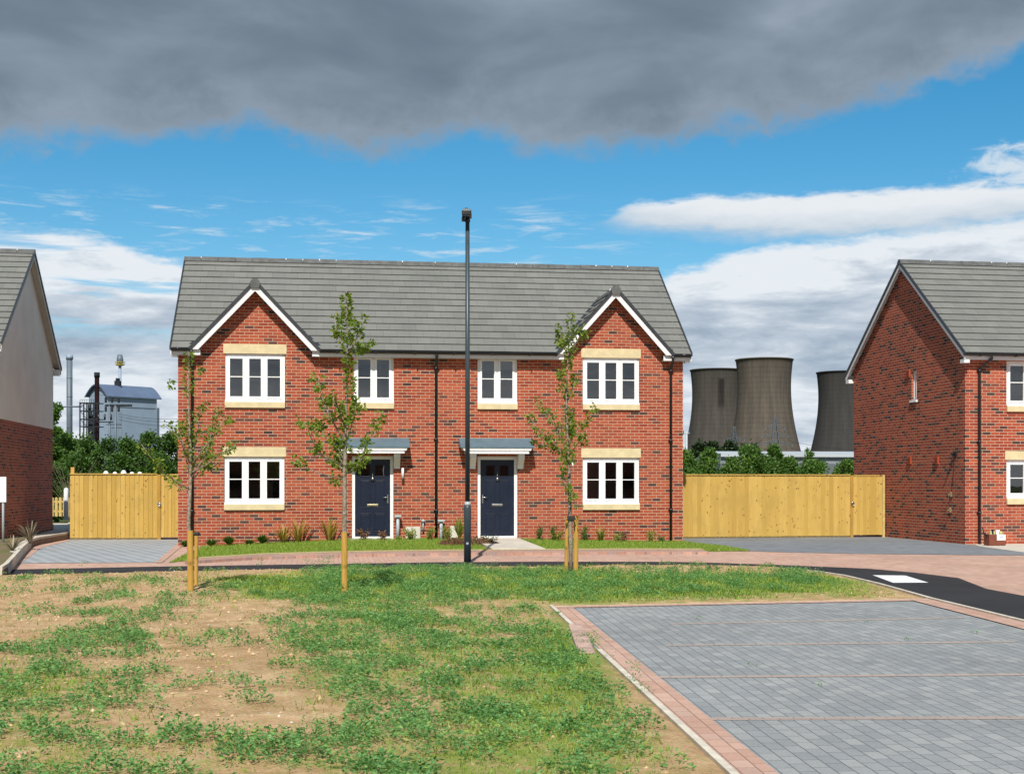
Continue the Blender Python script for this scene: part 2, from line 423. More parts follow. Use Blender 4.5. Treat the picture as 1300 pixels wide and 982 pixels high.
def whiteline():
    n=NT('road_paint'); ob=n.obj(); g=n.noise(ob,40,4,.7)
    return n.fin(n.mix(n.smooth(g,.60,.80),(.72,.73,.73),(.35,.36,.36)),.6,0,.3)
wp=P2([(1107.9,729.9),(1149.4,730.4),(1178.8,739.4),(1133.8,739.6)])
sheet('road_marking',wp,.0045,whiteline())

# pale kerb line between verge and asphalt
def kerb_strip(name,pts,w,h,mat,zb=-.05,parent=None):
    m=MB(); n=len(pts); nor=[]
    for i in range(n):
        a=Vector(pts[max(i-1,0)]); b=Vector(pts[min(i+1,n-1)]); d=(b-a).normalized(); nor.append(Vector((-d.y,d.x)))
    hs=h if isinstance(h,(list,tuple)) else [h]*n
    L=[Vector(p)+q*w/2 for p,q in zip(pts,nor)]; Rr=[Vector(p)-q*w/2 for p,q in zip(pts,nor)]
    for i in range(n-1):
        m.poly([(*L[i],hs[i]),(*L[i+1],hs[i+1]),(*Rr[i+1],hs[i+1]),(*Rr[i],hs[i])])
        m.poly([(*L[i],zb),(*L[i+1],zb),(*L[i+1],hs[i+1]),(*L[i],hs[i])])
        m.poly([(*Rr[i+1],zb),(*Rr[i],zb),(*Rr[i],hs[i]),(*Rr[i+1],hs[i+1])])
    for i in (0,n-1): m.poly([(*L[i],zb),(*Rr[i],zb),(*Rr[i],hs[i]),(*L[i],hs[i])])
    return m
k0=[i for i,p in enumerate(near_px) if p==(850,720)][0]
m=kerb_strip('kerb',road_near[k0:],.055,.03,None)
tag(m.build('road_kerb',M['kerbc']),kind='structure')

# ---- parking bay
row_ang=math.atan2(-ed.y,-ed.x)
pk_grey=paving('grey_block_paving',GREY,(.075,.085,.09),.2,.1,row_ang,.007,.8,(.17,.19,.21))
pk_pinkL=paving('pink_block_border',PINK,(.13,.08,.06),.2,.1125,row_ang,.006)
topd=(Vector(PK_TR)-Vector(PK_TL)).normalized()
pk_pinkT=paving('pink_block_edging',PINK,(.18,.11,.08),.1,.2,math.atan2(topd.y,topd.x),.006)
RT=[Vector(p) for p in road_near[iTR:]]
pk=[PK_TL]+[tuple(p) for p in RT]+[(pk_left(3.0),3.0)]
sheet('parking_bay',pk,.0,pk_grey)
def off_strip(p0,p1,o0,o1,z,mat,name):
    p0,p1=Vector(p0),Vector(p1); d=(p1-p0).normalized(); nn=Vector((-d.y,d.x))
    a=[p0+nn*o0,p1+nn*o0,p1+nn*o1,p0+nn*o1]
    return sheet(name,[tuple(q) for q in a],z,mat)
BL=(pk_left(3.0),3.0)
off_strip(PK_TL,BL,.03,.25,.004,pk_pinkL,'parking_edging')
off_strip(PK_TL,PK_TR,-.005,-.20,.0075,pk_pinkT,'parking_edging')
rr=RT[0],RT[-1]
kd=[]
for i,p in enumerate(RT):
    a=RT[max(i-1,0)]; b=RT[min(i+1,len(RT)-1)]; d=(b-a).normalized(); kd.append(p+Vector((d.y,-d.x))*.30)
m=MB()
for i in range(len(RT)-1): m.poly([(*RT[i],.011),(*RT[i+1],.011),(*kd[i+1],.011),(*kd[i],.011)])
tag(m.build('parking_edging',paving('pink_block_right',PINK,(.18,.11,.08),.1,.2,math.atan2((RT[1]-RT[0]).y,(RT[1]-RT[0]).x),.006)),kind='structure')
for a,b in (((868,791.5),(1222,783.6)),((868,818.6),(1290,814.2)),((848,859.2),(1380,855.2)),((880,912),(1500,910))):
    A,B=Vector(G(*a)),Vector(G(*b)); A=A+(A-B).normalized()*.15
    if a[1]>900: A=Vector((pk_left(A.y)+.24,A.y))
    off_strip(tuple(A),tuple(B),-.05,.05,.0025,paving('pink_bay_line',((.33,.28,.25),(.40,.31,.26),(.34,.29,.26)),(.16,.12,.1),.2,.1,math.atan2((B-A).y,(B-A).x),.006),'bay_line')
# pale edging kerb left of the bay, with one length missing (replaced by weeds)
def pe(y): return (pk_left(y)-.005,y)
for ya,yb in ((PK_TL[1],14.35),(12.35,3.1)):
    m=kerb_strip('k',[pe(ya),pe((ya+yb)/2),pe(yb)],.045,.028,None); tag(m.build('bay_kerb',M['kerbc']),kind='structure')
m=kerb_strip('k',[PK_TL,tuple((Vector(PK_TL)+Vector(PK_TR))/2),PK_TR],.045,.012,None); tag(m.build('bay_kerb',plain('pinkish_kerb',(.50,.38,.30),.85,var=.18)),kind='structure')

# ---- drives
gd_r=paving('grey_drive_right',((.15,.17,.19),(.18,.20,.215),(.215,.23,.245)),(.09,.10,.11),.2,.1,TH,.006)
gd_l=paving('grey_drive_left',((.20,.23,.25),(.235,.26,.275),(.26,.28,.29)),(.44,.45,.45),.30,.30,TH+R(45),.055)
sheet('driveway',P2([(840,682.3),(867,682.3),(1130,680.6),(1235,690.8),(1300,700.5),(1300,704),(1226,703.5),(1100,702),(1000,700.3),(919,697.5)]),-.006,gd_r)
sheet('driveway',P2([(60,683.5),(232,683.5),(224,692.5),(200,713),(26,714.0),(46,694.8)]),-.006,gd_l)
pl1=P2([(229,686),(234,690),(206,713.4),(197,713.4)]); sheet('drive_edging',pl1,-.0015,paving('pink_drive_edge',PINK,(.22,.14,.1),.2,.1,R(50),.006))
pl2=P2([(86,684),(91,684.8),(52,694.8),(27,714),(14,719),(38,694)]); sheet('drive_edging',pl2,-.0015,bpy.data.materials['pink_drive_edge'])
# concrete by the right house's front
sheet('concrete_path',P2([(1236,690.0),(1420,690.0),(1420,705),(1300,700.6),(1243,692.8)]),-.002,M['concrete'])

# ---- left raised terrace
tz=.15
edge=[(87.9,664),(87.9,676.5),(70,679.5),(48,683),(38,686),(28,695),(18,706),(8,717),(0,722)]
te=[G(a,b,tz) for a,b in edge]
def terr_mat():
    n=NT('terrace_ground'); ob=n.obj(); f=n.noise(ob,1.5,4,.6)
    return n.fin(n.mix(n.smooth(f,.4,.7),(.17,.13,.08),(.11,.13,.04)),.95,0,.1)
m=MB(); m.poly([(x,y,tz) for x,y in te]+[(-30,te[-1][1],tz),(-30,47,tz),(te[0][0]+.0,47,tz)])
tag(m.build('terrace_ground',terr_mat()),kind='structure')
# concrete path on it following the edge
pp=[G(a,b,tz+.006) for a,b in [(68,664),(87.5,664),(87.5,676.3),(70,679.2),(48,682.6),(38,685.6),(28,694),(20,702),(12,700),(24,690),(36,681),(52,676.5),(68,672.5)]]
sheet('concrete_path',pp,tz+.006,M['concrete'])
m=kerb_strip('k',te,.07,tz+.035,None,-.02)
tag(m.build('terrace_kerb',M['kerbc']),kind='structure')
m=MB()
for (a,b) in zip(te[1:-1],te[2:]): m.poly([(a[0]+.045,a[1]-.03,-.02),(b[0]+.045,b[1]-.03,-.02),(b[0]+.045,b[1]-.03,tz-.02),(a[0]+.045,a[1]-.03,tz-.02)])
m.poly([(te[1][0]+.045,te[1][1],-.02),(te[0][0]+.045,te[0][1]+6,-.02),(te[0][0]+.045,te[0][1]+6,tz-.02),(te[1][0]+.045,te[1][1],tz-.02)])
tag(m.build('terrace_edge_wall',plain('brown_block_edge',(.17,.115,.09),.85,var=.2,scale=5)),'low brown block retaining edge carrying the concrete path beside the rendered house','retaining wall')

# ---- field (soil with grass)
def gauss(px,py,cx,cy,rx,ry): return np.exp(-(((px-cx)/rx)**2+((py-cy)/ry)**2))
def weed_density(x,y,z=.1):
    px,py=650+F*x/y,HY-F*(z-CZ)/y
    d=.17+0*x
    for cx,cy,rx,ry,w in ((90,748,120,20,.30),(300,800,130,70,.10),(230,850,110,40,.12),(560,835,150,62,1.1),(640,880,130,40,.7),(500,780,110,30,.55),(690,745,210,15,.75),(455,742,55,20,.8),(900,738,110,13,.6),(1010,732,60,10,.4),
        (620,725,180,9,.45),(30,858,130,45,.95),(130,800,60,26,.5),(90,870,120,22,.6),(200,768,60,12,.3),(285,752,20,8,.4),(420,830,50,40,.55),(335,760,60,14,.25),
        (740,850,50,45,.5),(560,960,300,55,.95),(60,960,160,60,.8),(780,960,40,60,.5),(300,965,110,50,.35),(150,815,26,12,.5)):
        d=d+w*gauss(px,py,cx,cy,rx,ry)
    return np.clip(d,0,1)
def grass_density(x,y,z=.1):
    px,py=650+F*x/y,HY-F*(z-CZ)/y
    d=.10+0*x
    for cx,cy,rx,ry,w in ((390,748,110,14,.85),(620,735,260,14,.9),(850,745,230,14,.65),(1010,735,120,11,.75),(740,800,60,45,.85),(600,800,190,50,.10),(560,830,170,60,.30),(330,735,60,8,.4),(1110,752,50,7,.2),(40,870,130,35,.5),(480,775,90,18,.4),
        (700,880,120,60,.5),(430,850,90,40,.3),(690,950,200,60,.5),(60,960,150,60,.4),(140,800,60,14,.25),(420,960,300,40,.3)):
        d=d+w*gauss(px,py,cx,cy,rx,ry)
    return np.clip(d,0,1)
dx=.07
xs=np.arange(-24,8.2,dx); ys=np.arange(3.0,27.0,dx)
X,Y=np.meshgrid(xs,ys); H=field_h(X,Y)
keep=(np.abs(X)<Y*.45+9)&inside(X,Y,[(-60,1),(8.3,1),(8.3,30),(-60,30)])
V=np.stack([X,Y,H],-1).reshape(-1,3); ny,nx=X.shape
idx=np.arange(ny*nx).reshape(ny,nx)
q=np.stack([idx[:-1,:-1],idx[:-1,1:],idx[1:,1:],idx[1:,:-1]],-1)[keep[:-1,:-1]]
me=bpy.data.meshes.new('soil_field'); me.vertices.add(len(V)); me.vertices.foreach_set('co',V.astype(np.float32).ravel())
q=q.reshape(-1,4); me.loops.add(q.size); me.loops.foreach_set('vertex_index',q.astype(np.int32).ravel()); me.polygons.add(len(q)); me.polygons.foreach_set('loop_start',np.arange(0,q.size,4,dtype=np.int32))
me.update(calc_edges=True); me.polygons.foreach_set('use_smooth',np.ones(len(q),bool))
gr=np.clip(grass_density(X,Y)*.88+weed_density(X,Y)*.10,0,1); a_=me.attributes.new('green','FLOAT','POINT'); a_.data.foreach_set('value',gr.astype(np.float32).ravel())
def soil_mat():
    n=NT('soil'); ob=n.obj(); g=n.new('ShaderNodeAttribute',attribute_name='green').outputs['Fac']
    f=n.noise(ob,4,6,.65); f2=n.noise(ob,45,4,.7); f3=n.noise(ob,1.2,4,.6)
    c=n.ramp(f,[(.3,(.38,.235,.115)),(.5,(.49,.325,.175)),(.7,(.60,.43,.25))])
    c=n.mix(1.0,c,n.ramp(f2,[(.3,.66),(.5,1.0),(.7,1.2)]),'MULTIPLY')
    c=n.mix(1.0,c,n.ramp(f3,[(.3,.9),(.7,1.08)]),'MULTIPLY')
    k=n.smooth(n.math('ADD',g,n.math('MULTIPLY',n.math('SUBTRACT',n.noise(ob,7,6,.75),.5),2.2)),.30,.90)
    grc=n.ramp(n.noise(ob,22,4,.7),[(.3,(.11,.19,.028)),(.55,(.20,.29,.045)),(.78,(.40,.37,.13))])
    c=n.mix(n.math('MULTIPLY',k,.8),c,grc)
    v=n.new('ShaderNodeTexVoronoi'); n.con(ob,v.inputs['Vector']); v.inputs['Scale'].default_value=14
    n.bump(n.math('ADD',f,n.math('MULTIPLY',f2,.6)),1.0,.035)
    return n.fin(c,.95,0,.1)
SM=soil_mat(); me.materials.append(SM); sheet('soil_field',field_poly,-.005,SM); o=bpy.data.objects.new('soil_field',me); link(o); tag(o,kind='structure')

# front lawn of the main house, in house coordinates
HX,HYY=-8.05,33.05
def WM(a,b,z): return (HX+a*cM-b*sM, HYY+a*sM+b*cM, z)
def LM(px,py,b=0.0):
    t=(px-650)/F; a=(t*(HYY+b*cM)-HX+b*sM)/(cM-t*sM)
    Z=HYY+a*sM+b*cM; return a, CZ-(py-HY)*Z/F
def toLocal(x,y):
    dx_,dy_=x-HX,y-HYY; return dx_*cM+dy_*sM, -dx_*sM+dy_*cM
lawn_near=[(212,711.5),(262,706.5),(330,703.6),(400,701.5),(480,699.8),(560,698.8),(640,698.3),(700,697.8),(800,697.2),(880,697.4),(893,697.4)]
ln=[toLocal(*G(a,b,.03)) for a,b in lawn_near]
la=np.array([p[0] for p in ln]); lb=np.array([p[1] for p in ln])
def lawn_z(a,b):
    top=np.interp(a,[-.6,0,1.2,2.4,3.8,4.3,7.0,7.9,9.5,11,12.5,13.2],[-.04,-.03,.0,.06,.11,.13,.13,.12,.08,.04,.02,.0])
    bn=np.interp(a,la,lb); t=np.clip(b/np.minimum(bn,-.01),0,1); t=np.where(np.asarray(a)<0,1.0,t)
    ed=ss(a,la[0]-.05,.35)*(1-ss(a,12.0,12.9))
    return top*(1-t)+(.045*ed-.006)*t
aw=np.linspace(-.1,12.56,200); 
m=MB(); nb=14; grid=[]
for a in np.linspace(la[0]+.02,12.9,170):
    bn=float(np.interp(a,la,lb)); 
    btop=0.0 if a>=0 else bn*(1-(a-la[0])/(0-la[0]))
    if a>12.5: btop=bn*(a-12.5)/.75
    row=[]
    for j in range(nb+1):
        b=btop+(bn-btop)*j/nb; row.append(WM(a,b,float(lawn_z(a,b))))
    grid.append(row)
pa0,pa1=LM(599.5,684)[0],LM(659,684)[0]
for i in range(len(grid)-1):
    for j in range(nb): m.poly([grid[i][j],grid[i][j+1],grid[i+1][j+1],grid[i+1][j]],smooth=True)
def lawn_mat():
    n=NT('lawn_turf'); ob=n.obj(); f=n.noise(ob,30,4,.7); g=n.noise(ob,1.5,4,.6)
    c=n.ramp(f,[(.3,(.11,.14,.018)),(.6,(.20,.22,.035)),(.8,(.30,.28,.07))]); c=n.mix(1.0,c,n.ramp(g,[(.3,.85),(.7,1.15)]),'MULTIPLY')
    n.bump(f,.8,.02); return n.fin(c,.9,0,.1)
tag(m.build('lawn',lawn_mat()),kind='structure')
# pink kerb course in front of the lawn
kp=[G(a,b,.05) for a,b in [(248,708.6)]+lawn_near[2:]]
kp=[(x,y) for x,y in kp]
m=MB()
for i in range(len(kp)-1):
    (x0,y0),(x1,y1)=kp[i],kp[i+1]
    for s0,s1,z0,z1 in ((0,0,-.02,.05),(0,-.85,.05,.045),(-.85,-.85,.045,-.02)):
        m.poly([(x0,y0+s0,z0),(x1,y1+s0,z0),(x1,y1+s1,z1),(x0,y0+s1,z1)])
x0,y0=kp[0]; m.poly([(x0,y0,-.02),(x0,y0-.85,-.02),(x0,y0-.85,.045),(x0,y0,.05)]); x0,y0=kp[-1]; m.poly([(x0,y0,-.02),(x0,y0-.85,-.02),(x0,y0-.85,.045),(x0,y0,.05)])
tag(m.build('block_kerb',paving('mottled_kerb_blocks',((.40,.22,.165),(.30,.22,.20),(.46,.28,.21),(.36,.20,.15)),(.2,.13,.1),.2,.1,TH,.006)),kind='structure')
# sandy strip between lawn and kerb
m=MB()
for i in range(len(kp)-1):
    (x0,y0),(x1,y1)=kp[i],kp[i+1]; m.poly([(x0,y0-.02,.054),(x1,y1-.02,.054),(x1,y1+.42,.06),(x0,y0+.42,.06)])
tag(m.build('sandy_edge',plain('sandy_soil',(.40,.31,.15),.95,var=.25,scale=12)),kind='structure')
# path to the right hand door
bn=float(np.interp(8,la,lb))
m=MB(); zt=.135
P=[WM(pa0,0,zt),WM(pa1,0,zt),WM(pa1,bn-.15,.075),WM(pa0,bn-.15,.075)]
Q=[WM(pa0,0,-.02),WM(pa1,0,-.02),WM(pa1,bn-.15,-.02),WM(pa0,bn-.15,-.02)]
m.poly(P)
for i in range(4): m.poly([P[i],P[(i+1)%4],Q[(i+1)%4],Q[i]])
tag(m.build('garden_path',M['concrete']),kind='structure')
# step stones of the path to the left hand door are not seen: a small threshold slab
# ------------------------------------------------------------------ houses
def holes_wall(m, plane, u0,u1,z0,z1, holes, depth=.10, fix=0.0, inward=1):
    """rectangular wall with rectangular holes. plane 'y': u is x at y=fix ; plane 'x': u is y at x=fix"""
    us=sorted({u0,u1,*[h[0] for h in holes],*[h[1] for h in holes]}); zs=sorted({z0,z1,*[h[2] for h in holes],*[h[3] for h in holes]})
    def P(u,z,d=0.0): return (u,fix+d*inward,z) if plane=='y' else (fix+d*inward,u,z)
    for i in range(len(us)-1):
        for j in range(len(zs)-1):
            uc,zc=(us[i]+us[i+1])/2,(zs[j]+zs[j+1])/2
            if any(h[0]<uc<h[1] and h[2]<zc<h[3] for h in holes): continue
            m.poly([P(us[i],zs[j]),P(us[i+1],zs[j]),P(us[i+1],zs[j+1]),P(us[i],zs[j+1])])
    for a0,a1,b0,b1 in holes:
        for (p,q) in (((a0,b0),(a1,b0)),((a1,b0),(a1,b1)),((a1,b1),(a0,b1)),((a0,b1),(a0,b0))):
            m.poly([P(*p),P(*q),P(*q,depth),P(*p,depth)])

def window(parent,a0,a1,z0,z1,lights,sill=.155,lintel=0.0,y0=.045,xf=None,curtain=False):
    """casement window filling the opening, front of outer frame at y0; stone sill and lintel"""
    w=.062; m=MB(); d=.07
    def bx(x0,x1,c0,c1,yy,dd): m.box((x0,yy,c0),(x1,yy+dd,c1))
    bx(a0,a1,z0,z0+w*1.15,y0,d); bx(a0,a1,z1-w,z1,y0,d); bx(a0,a0+w,z0+w*1.15,z1-w,y0,d); bx(a1-w,a1,z0+w*1.15,z1-w,y0,d)
    m.box((a0-.0,-.03,z0-.012),(a1+.0,y0-.001,z0+.025))      # upvc drip sill
    n=lights; iw=(a1-a0-2*w); lw=iw/n; g=MB()
    for k in range(n):
        x0=a0+w+k*lw; x1=x0+lw
        if k: bx(x0-.026,x0+.026,z0+w*1.15,z1-w,y0,d)
        l=x0+(.026 if k else 0); r=x1-(.026 if k<n-1 else 0); s=.050; b0,b1=z0+w*1.15,z1-w
        l+=.003; r-=.003; b0+=.003; b1-=.003
        bx(l,l+s,b0,b1,y0-.014,.06); bx(r-s,r,b0,b1,y0-.014,.06); bx(l+s,r-s,b0,b0+s,y0-.014,.06); bx(l+s,r-s,b1-s,b1,y0-.014,.06)
        zc=(b0+b1)/2+.02
        bx(l+s,r-s,zc-.011,zc+.011,y0+.003,.02)
        g.poly([(l+s-.004,y0+.028,b0+s-.004),(r-s+.004,y0+.028,b0+s-.004),(r-s+.004,y0+.028,b1-s+.004),(l+s-.004,y0+.028,b1-s+.004)])
    wn=m.build('window',M['upvc'],parent)
    g.build('pane',M['glass'],wn)
    if sill:
        s=MB(); s.box((a0-.005,-.055,z0-sill),(a1+.005,.10,z0-.014)); s.build('sill',M['stone'],wn,bevel=.006)
    if lintel:
        s=MB(); s.box((a0-.04,-.012,z1+.002),(a1+.04,.10,z1+lintel)); s.build('lintel',M['stone'],wn,bevel=.004)
    return wn

def door(parent,a0,a1,z0,z1,handle_right=True,y0=.04):
    fw=.075; m=MB()
    m.box((a0,y0,z0),(a0+fw,y0+.08,z1)); m.box((a1-fw,y0,z0),(a1,y0+.08,z1)); m.box((a0+fw,y0,z1-fw),(a1-fw,y0+.08,z1)); m.box((a0+fw,y0-.02,z0),(a1-fw,y0+.08,z0+.055))
    l,r,b,t=a0+fw+.004,a1-fw-.004,z0+.06,z1-fw-.004; yd=y0+.028
    dm=MB(); dm.box((l,yd,b),(r,yd+.045,t)); W=r-l; Hh=t-b
    dd=dm.build('door',M['navy'],parent)
    m.build('door_frame',M['upvc'],dd)
    # moulded panels: raised frames
    pm=MB(); xc=(l+r)/2; pw=W*.29
    for (za,zb) in ((.775,.935),(.37,.735),(.06,.30)):
        for sx in (-1,1):
            c=xc+sx*W*.205; x0,x1=c-pw/2,c+pw/2; c0,c1=b+Hh*za,b+Hh*zb
            for q in (((x0,c0),(x1,c0+.012)),((x0,c1-.012),(x1,c1)),((x0,c0+.012),(x0+.012,c1-.012)),((x1-.012,c0+.012),(x1,c1-.012))):
                pm.box((q[0][0],yd-.011,q[0][1]),(q[1][0],yd-.0005,q[1][1]))
            if za<.7: pm.box((x0+.03,yd-.007,c0+.03),(x1-.03,yd-.0005,c1-.03))
    pm.build('door_panel',M['navy'],dd,bevel=.003)
    for sx in (-1,1):
        gm=MB(); c=xc+sx*W*.205; gm.box((c-pw/2+.018,yd-.004,b+Hh*.785+.006),(c+pw/2-.018,yd-.0005,b+Hh*.925))
        gm.build('door_light',M['glass'],dd)
    lb_=MB(); zl=b+Hh*.395; lb_.box((xc-.135,yd-.014,zl-.022+.02),(xc+.135,yd-.0005,zl+.05)); lb_.box((xc-.115,yd-.02,zl+.014),(xc+.115,yd-.0145,zl+.035)); lb_.build('letterbox',M['brass'] if handle_right else M['chrome'],dd,bevel=.004)
    kn=MB(); zk=b+Hh*.755; kn.tube([(xc,yd-.012,zk+.16),(xc,yd-.02,zk+.08),(xc,yd-.03,zk+.03)],[.010,.013,.012],8)
    kn.lathe([(.0,-.045),(.03,-.03),(.042,0),(.03,.03),(0,.045)],(xc,yd-.03,zk-.01),12); kn.build('knocker',M['chrome'],dd)
    hx=(r-.055) if handle_right else (l+.055); s=-1 if handle_right else 1; zh=b+Hh*.49
    hm=MB(); hm.box((hx-.015,yd-.012,zh-.11),(hx+.015,yd-.0005,zh+.10)); hm.tube([(hx,yd-.01,zh+.03),(hx,yd-.05,zh+.03),(hx+s*.11,yd-.052,zh+.03)],.011,8); hm.build('handle',M['chrome'],dd)
    return dd

def canopy(parent,a0,a1,zt,zm,zb,P=.42,zbr=1.86,br=(None,None)):
    m=MB(); e=.0
    # sloping top sheet
    m.poly([(a0,-P-.03,zm),(a1,-P-.03,zm),(a1,-.002,zt),(a0,-.002,zt)])
    m.poly([(a0,-P-.03,zm-.03),(a1,-P-.03,zm-.03),(a1,-P-.03,zm),(a0,-P-.03,zm)])
    m.poly([(a0,-P-.03,zm-.03),(a0,-P-.03,zm),(a0,-.002,zt),(a0,-.002,zm-.03)]); m.poly([(a1,-P-.03,zm-.03),(a1,-.002,zm-.03),(a1,-.002,zt),(a1,-P-.03,zm)])
    c=m.build('canopy',M['lead'],parent)
    f=MB(); i0=.06; i1=.14
    prof=[(0.05,zm-.031,i0),(.035,zm-.10,i0+.03),(.0,zb+.05,i1),(-.0,zb,i1)]
    for (o0,z0,s0),(o1,z1,s1) in zip(prof[:-1],prof[1:]):
        f.poly([(a0+s0,-P-.03+.04-o0*.5,z0),(a1-s0,-P-.03+.04-o0*.5,z0),(a1-s1,-P-.03+.04-o1*.5,z1),(a0+s1,-P-.03+.04-o1*.5,z1)])
        f.poly([(a0+s0,-P+.01-o0*.5,z0),(a0+s1,-P+.01-o1*.5,z1),(a0+s1,-.002,z1),(a0+s0,-.002,z0)])
        f.poly([(a1-s0,-P+.01-o0*.5,z0),(a1-s0,-.002,z0),(a1-s1,-.002,z1),(a1-s1,-P+.01-o1*.5,z1)])
    f.poly([(a0+i1,-P+.01,zb),(a1-i1,-P+.01,zb),(a1-i1,-.002,zb),(a0+i1,-.002,zb)])
    f.box((a0+i1-.01,-P-.005,zb-.035),(a1-i1+.01,-.002,zb-.003))
    f.build('canopy_fascia',M['fascia'],c)
    for bx_ in br:
        b=MB(); z1=zb-.038; w=.075
        pts=[(-.002,z1),(-P+.10,z1),(-P+.10,z1-.10),(-.20,z1-.20),(-.11,z1-.30),(-.09,zbr),(-.002,zbr)]
        L=[(bx_-w,y,z) for y,z in pts]; Rr=[(bx_+w,y,z) for y,z in pts]
        b.poly(L); b.poly(Rr[::-1])
        for k in range(len(pts)): b.poly([L[k],Rr[k],Rr[(k+1)%len(pts)],L[(k+1)%len(pts)]])
        b.build('bracket',M['fascia'],c)
    return c

def tiled(m,O,U,V,Nn,left,right,L,g=.318,t=.026,ph=0):
    O,U,V,Nn=map(Vector,(O,U,V,Nn)); n=int(math.ceil(L/g-1e-6)); g=L/n
    for k in range(n):
        v0,v1=k*g,(k+1)*g; l0,l1,r0,r1=left(v0),left(v1),right(v0),right(v1)
        if r0-l0<.002 and r1-l1<.002: continue
        r0=max(r0,l0); r1=max(r1,l1)
        # split in pieces so that the course line is slightly uneven
        npc=max(1,int((r0-l0)/.99)); 
        for j in range(npc):
            s0,s1=j/npc,(j+1)/npc
            A0,A1=l0+(r0-l0)*s0,l0+(r0-l0)*s1; B0,B1=l1+(r1-l1)*s0,l1+(r1-l1)*s1
            dt=random.uniform(-.0025,.0025)
            p=[O+U*A0+V*v0+Nn*(t+dt),O+U*A1+V*v0+Nn*(t+dt),O+U*B1+V*v1+Nn*.001,O+U*B0+V*v1+Nn*.001]
            kk=k+ph
            m.poly(p,uv=[(A0,kk+.01),(A1,kk+.01),(B1,kk+.99),(B0,kk+.99)])
            m.poly([O+U*A0+V*v0+Nn*(t-.016),O+U*A1+V*v0+Nn*(t-.016),p[1],p[0]],uv=[(A0,kk+.01),(A1,kk+.01),(A1,kk+.02),(A0,kk+.02)])

def ridge_run(p0,p1,side,parent,name='ridge',seg=.45,r=.125,mat='ridge'):
    """half-octagonal ridge units from p0 to p1 ; side = horizontal unit vector across the ridge"""
    p0,p1,side=Vector(p0),Vector(p1),Vector(side); d=p1-p0; n=max(1,int(round(d.length/seg))); m=MB(); up=Vector((0,0,1))
    for k in range(n):
        a=p0+d*(k/n)+d.normalized()*.004; b=p0+d*((k+1)/n)-d.normalized()*.004
        dz=random.uniform(-.004,.004)
        pr=[(-r,-.085),(-r*.72,-.01),(-r*.3,.042),(r*.3,.042),(r*.72,-.01),(r,-.085)]
        A=[a+side*x+up*(z+dz) for x,z in pr]; B=[b+side*x+up*(z+dz) for x,z in pr]
        for i in range(len(pr)-1): m.poly([A[i],A[i+1],B[i+1],B[i]])
        m.poly(A); m.poly(B[::-1])
    o=m.build(name,M[mat],parent)
    for i in range(1,n):
        if random.random()<.55:
            k=MB(); c=p0+d*(i/n)+side*random.choice((-1,1))*r*.55+up*.012
            k.box((c.x-.012,c.y-.012,c.z-.006),(c.x+.012,c.y+.012,c.z+random.uniform(.012,.035)))
            k.build('mortar_spot',M['white'],o)
    return o

def gutter(parent,x0,x1,y,z,name='gutter'):
    m=MB(); pts=[]
    n=7; r=.062
    A=[(y+r*math.cos(math.pi*i/(n-1)+math.pi), z+r*.95*math.sin(math.pi*i/(n-1)+math.pi)) for i in range(n)]
    for i in range(n-1):
        m.poly([(x0,*A[i]),(x1,*A[i]),(x1,*A[i+1]),(x0,*A[i+1])],smooth=True)
    m.box((x0,y-r-.006,z-.012),(x1,y-r+.004,z+.006)); 
    for x in (x0,x1): m.poly([(x,*p) for p in A])
    k=x0+.4
    while k<x1-.2:
        m.box((k,y-r-.010,z-.07),(k+.03,y+r,z+.002)); k+=.95
    return m.build(name,M['black'],parent)
def downpipe(parent,x,y_top,z_top,z_bot=.02,yw=-.055,x_top=None,zneck=.30):
    m=MB(); xt=x if x_top is None else x_top
    m.tube([(xt,y_top,z_top),(xt,y_top,z_top-.10),(x,yw,z_top-zneck),(x,yw,z_bot)],.034,10)
    z=z_top-zneck
    k=z-.02
    while k>z_bot+.2:
        m.tube([(x,yw,k),(x,yw,k-.06)],.042,10); m.box((x-.055,yw+.005,k-.045),(x+.055,-.003,k-.02)); k-=1.75
    return m.build('downpipe',M['black'],parent)

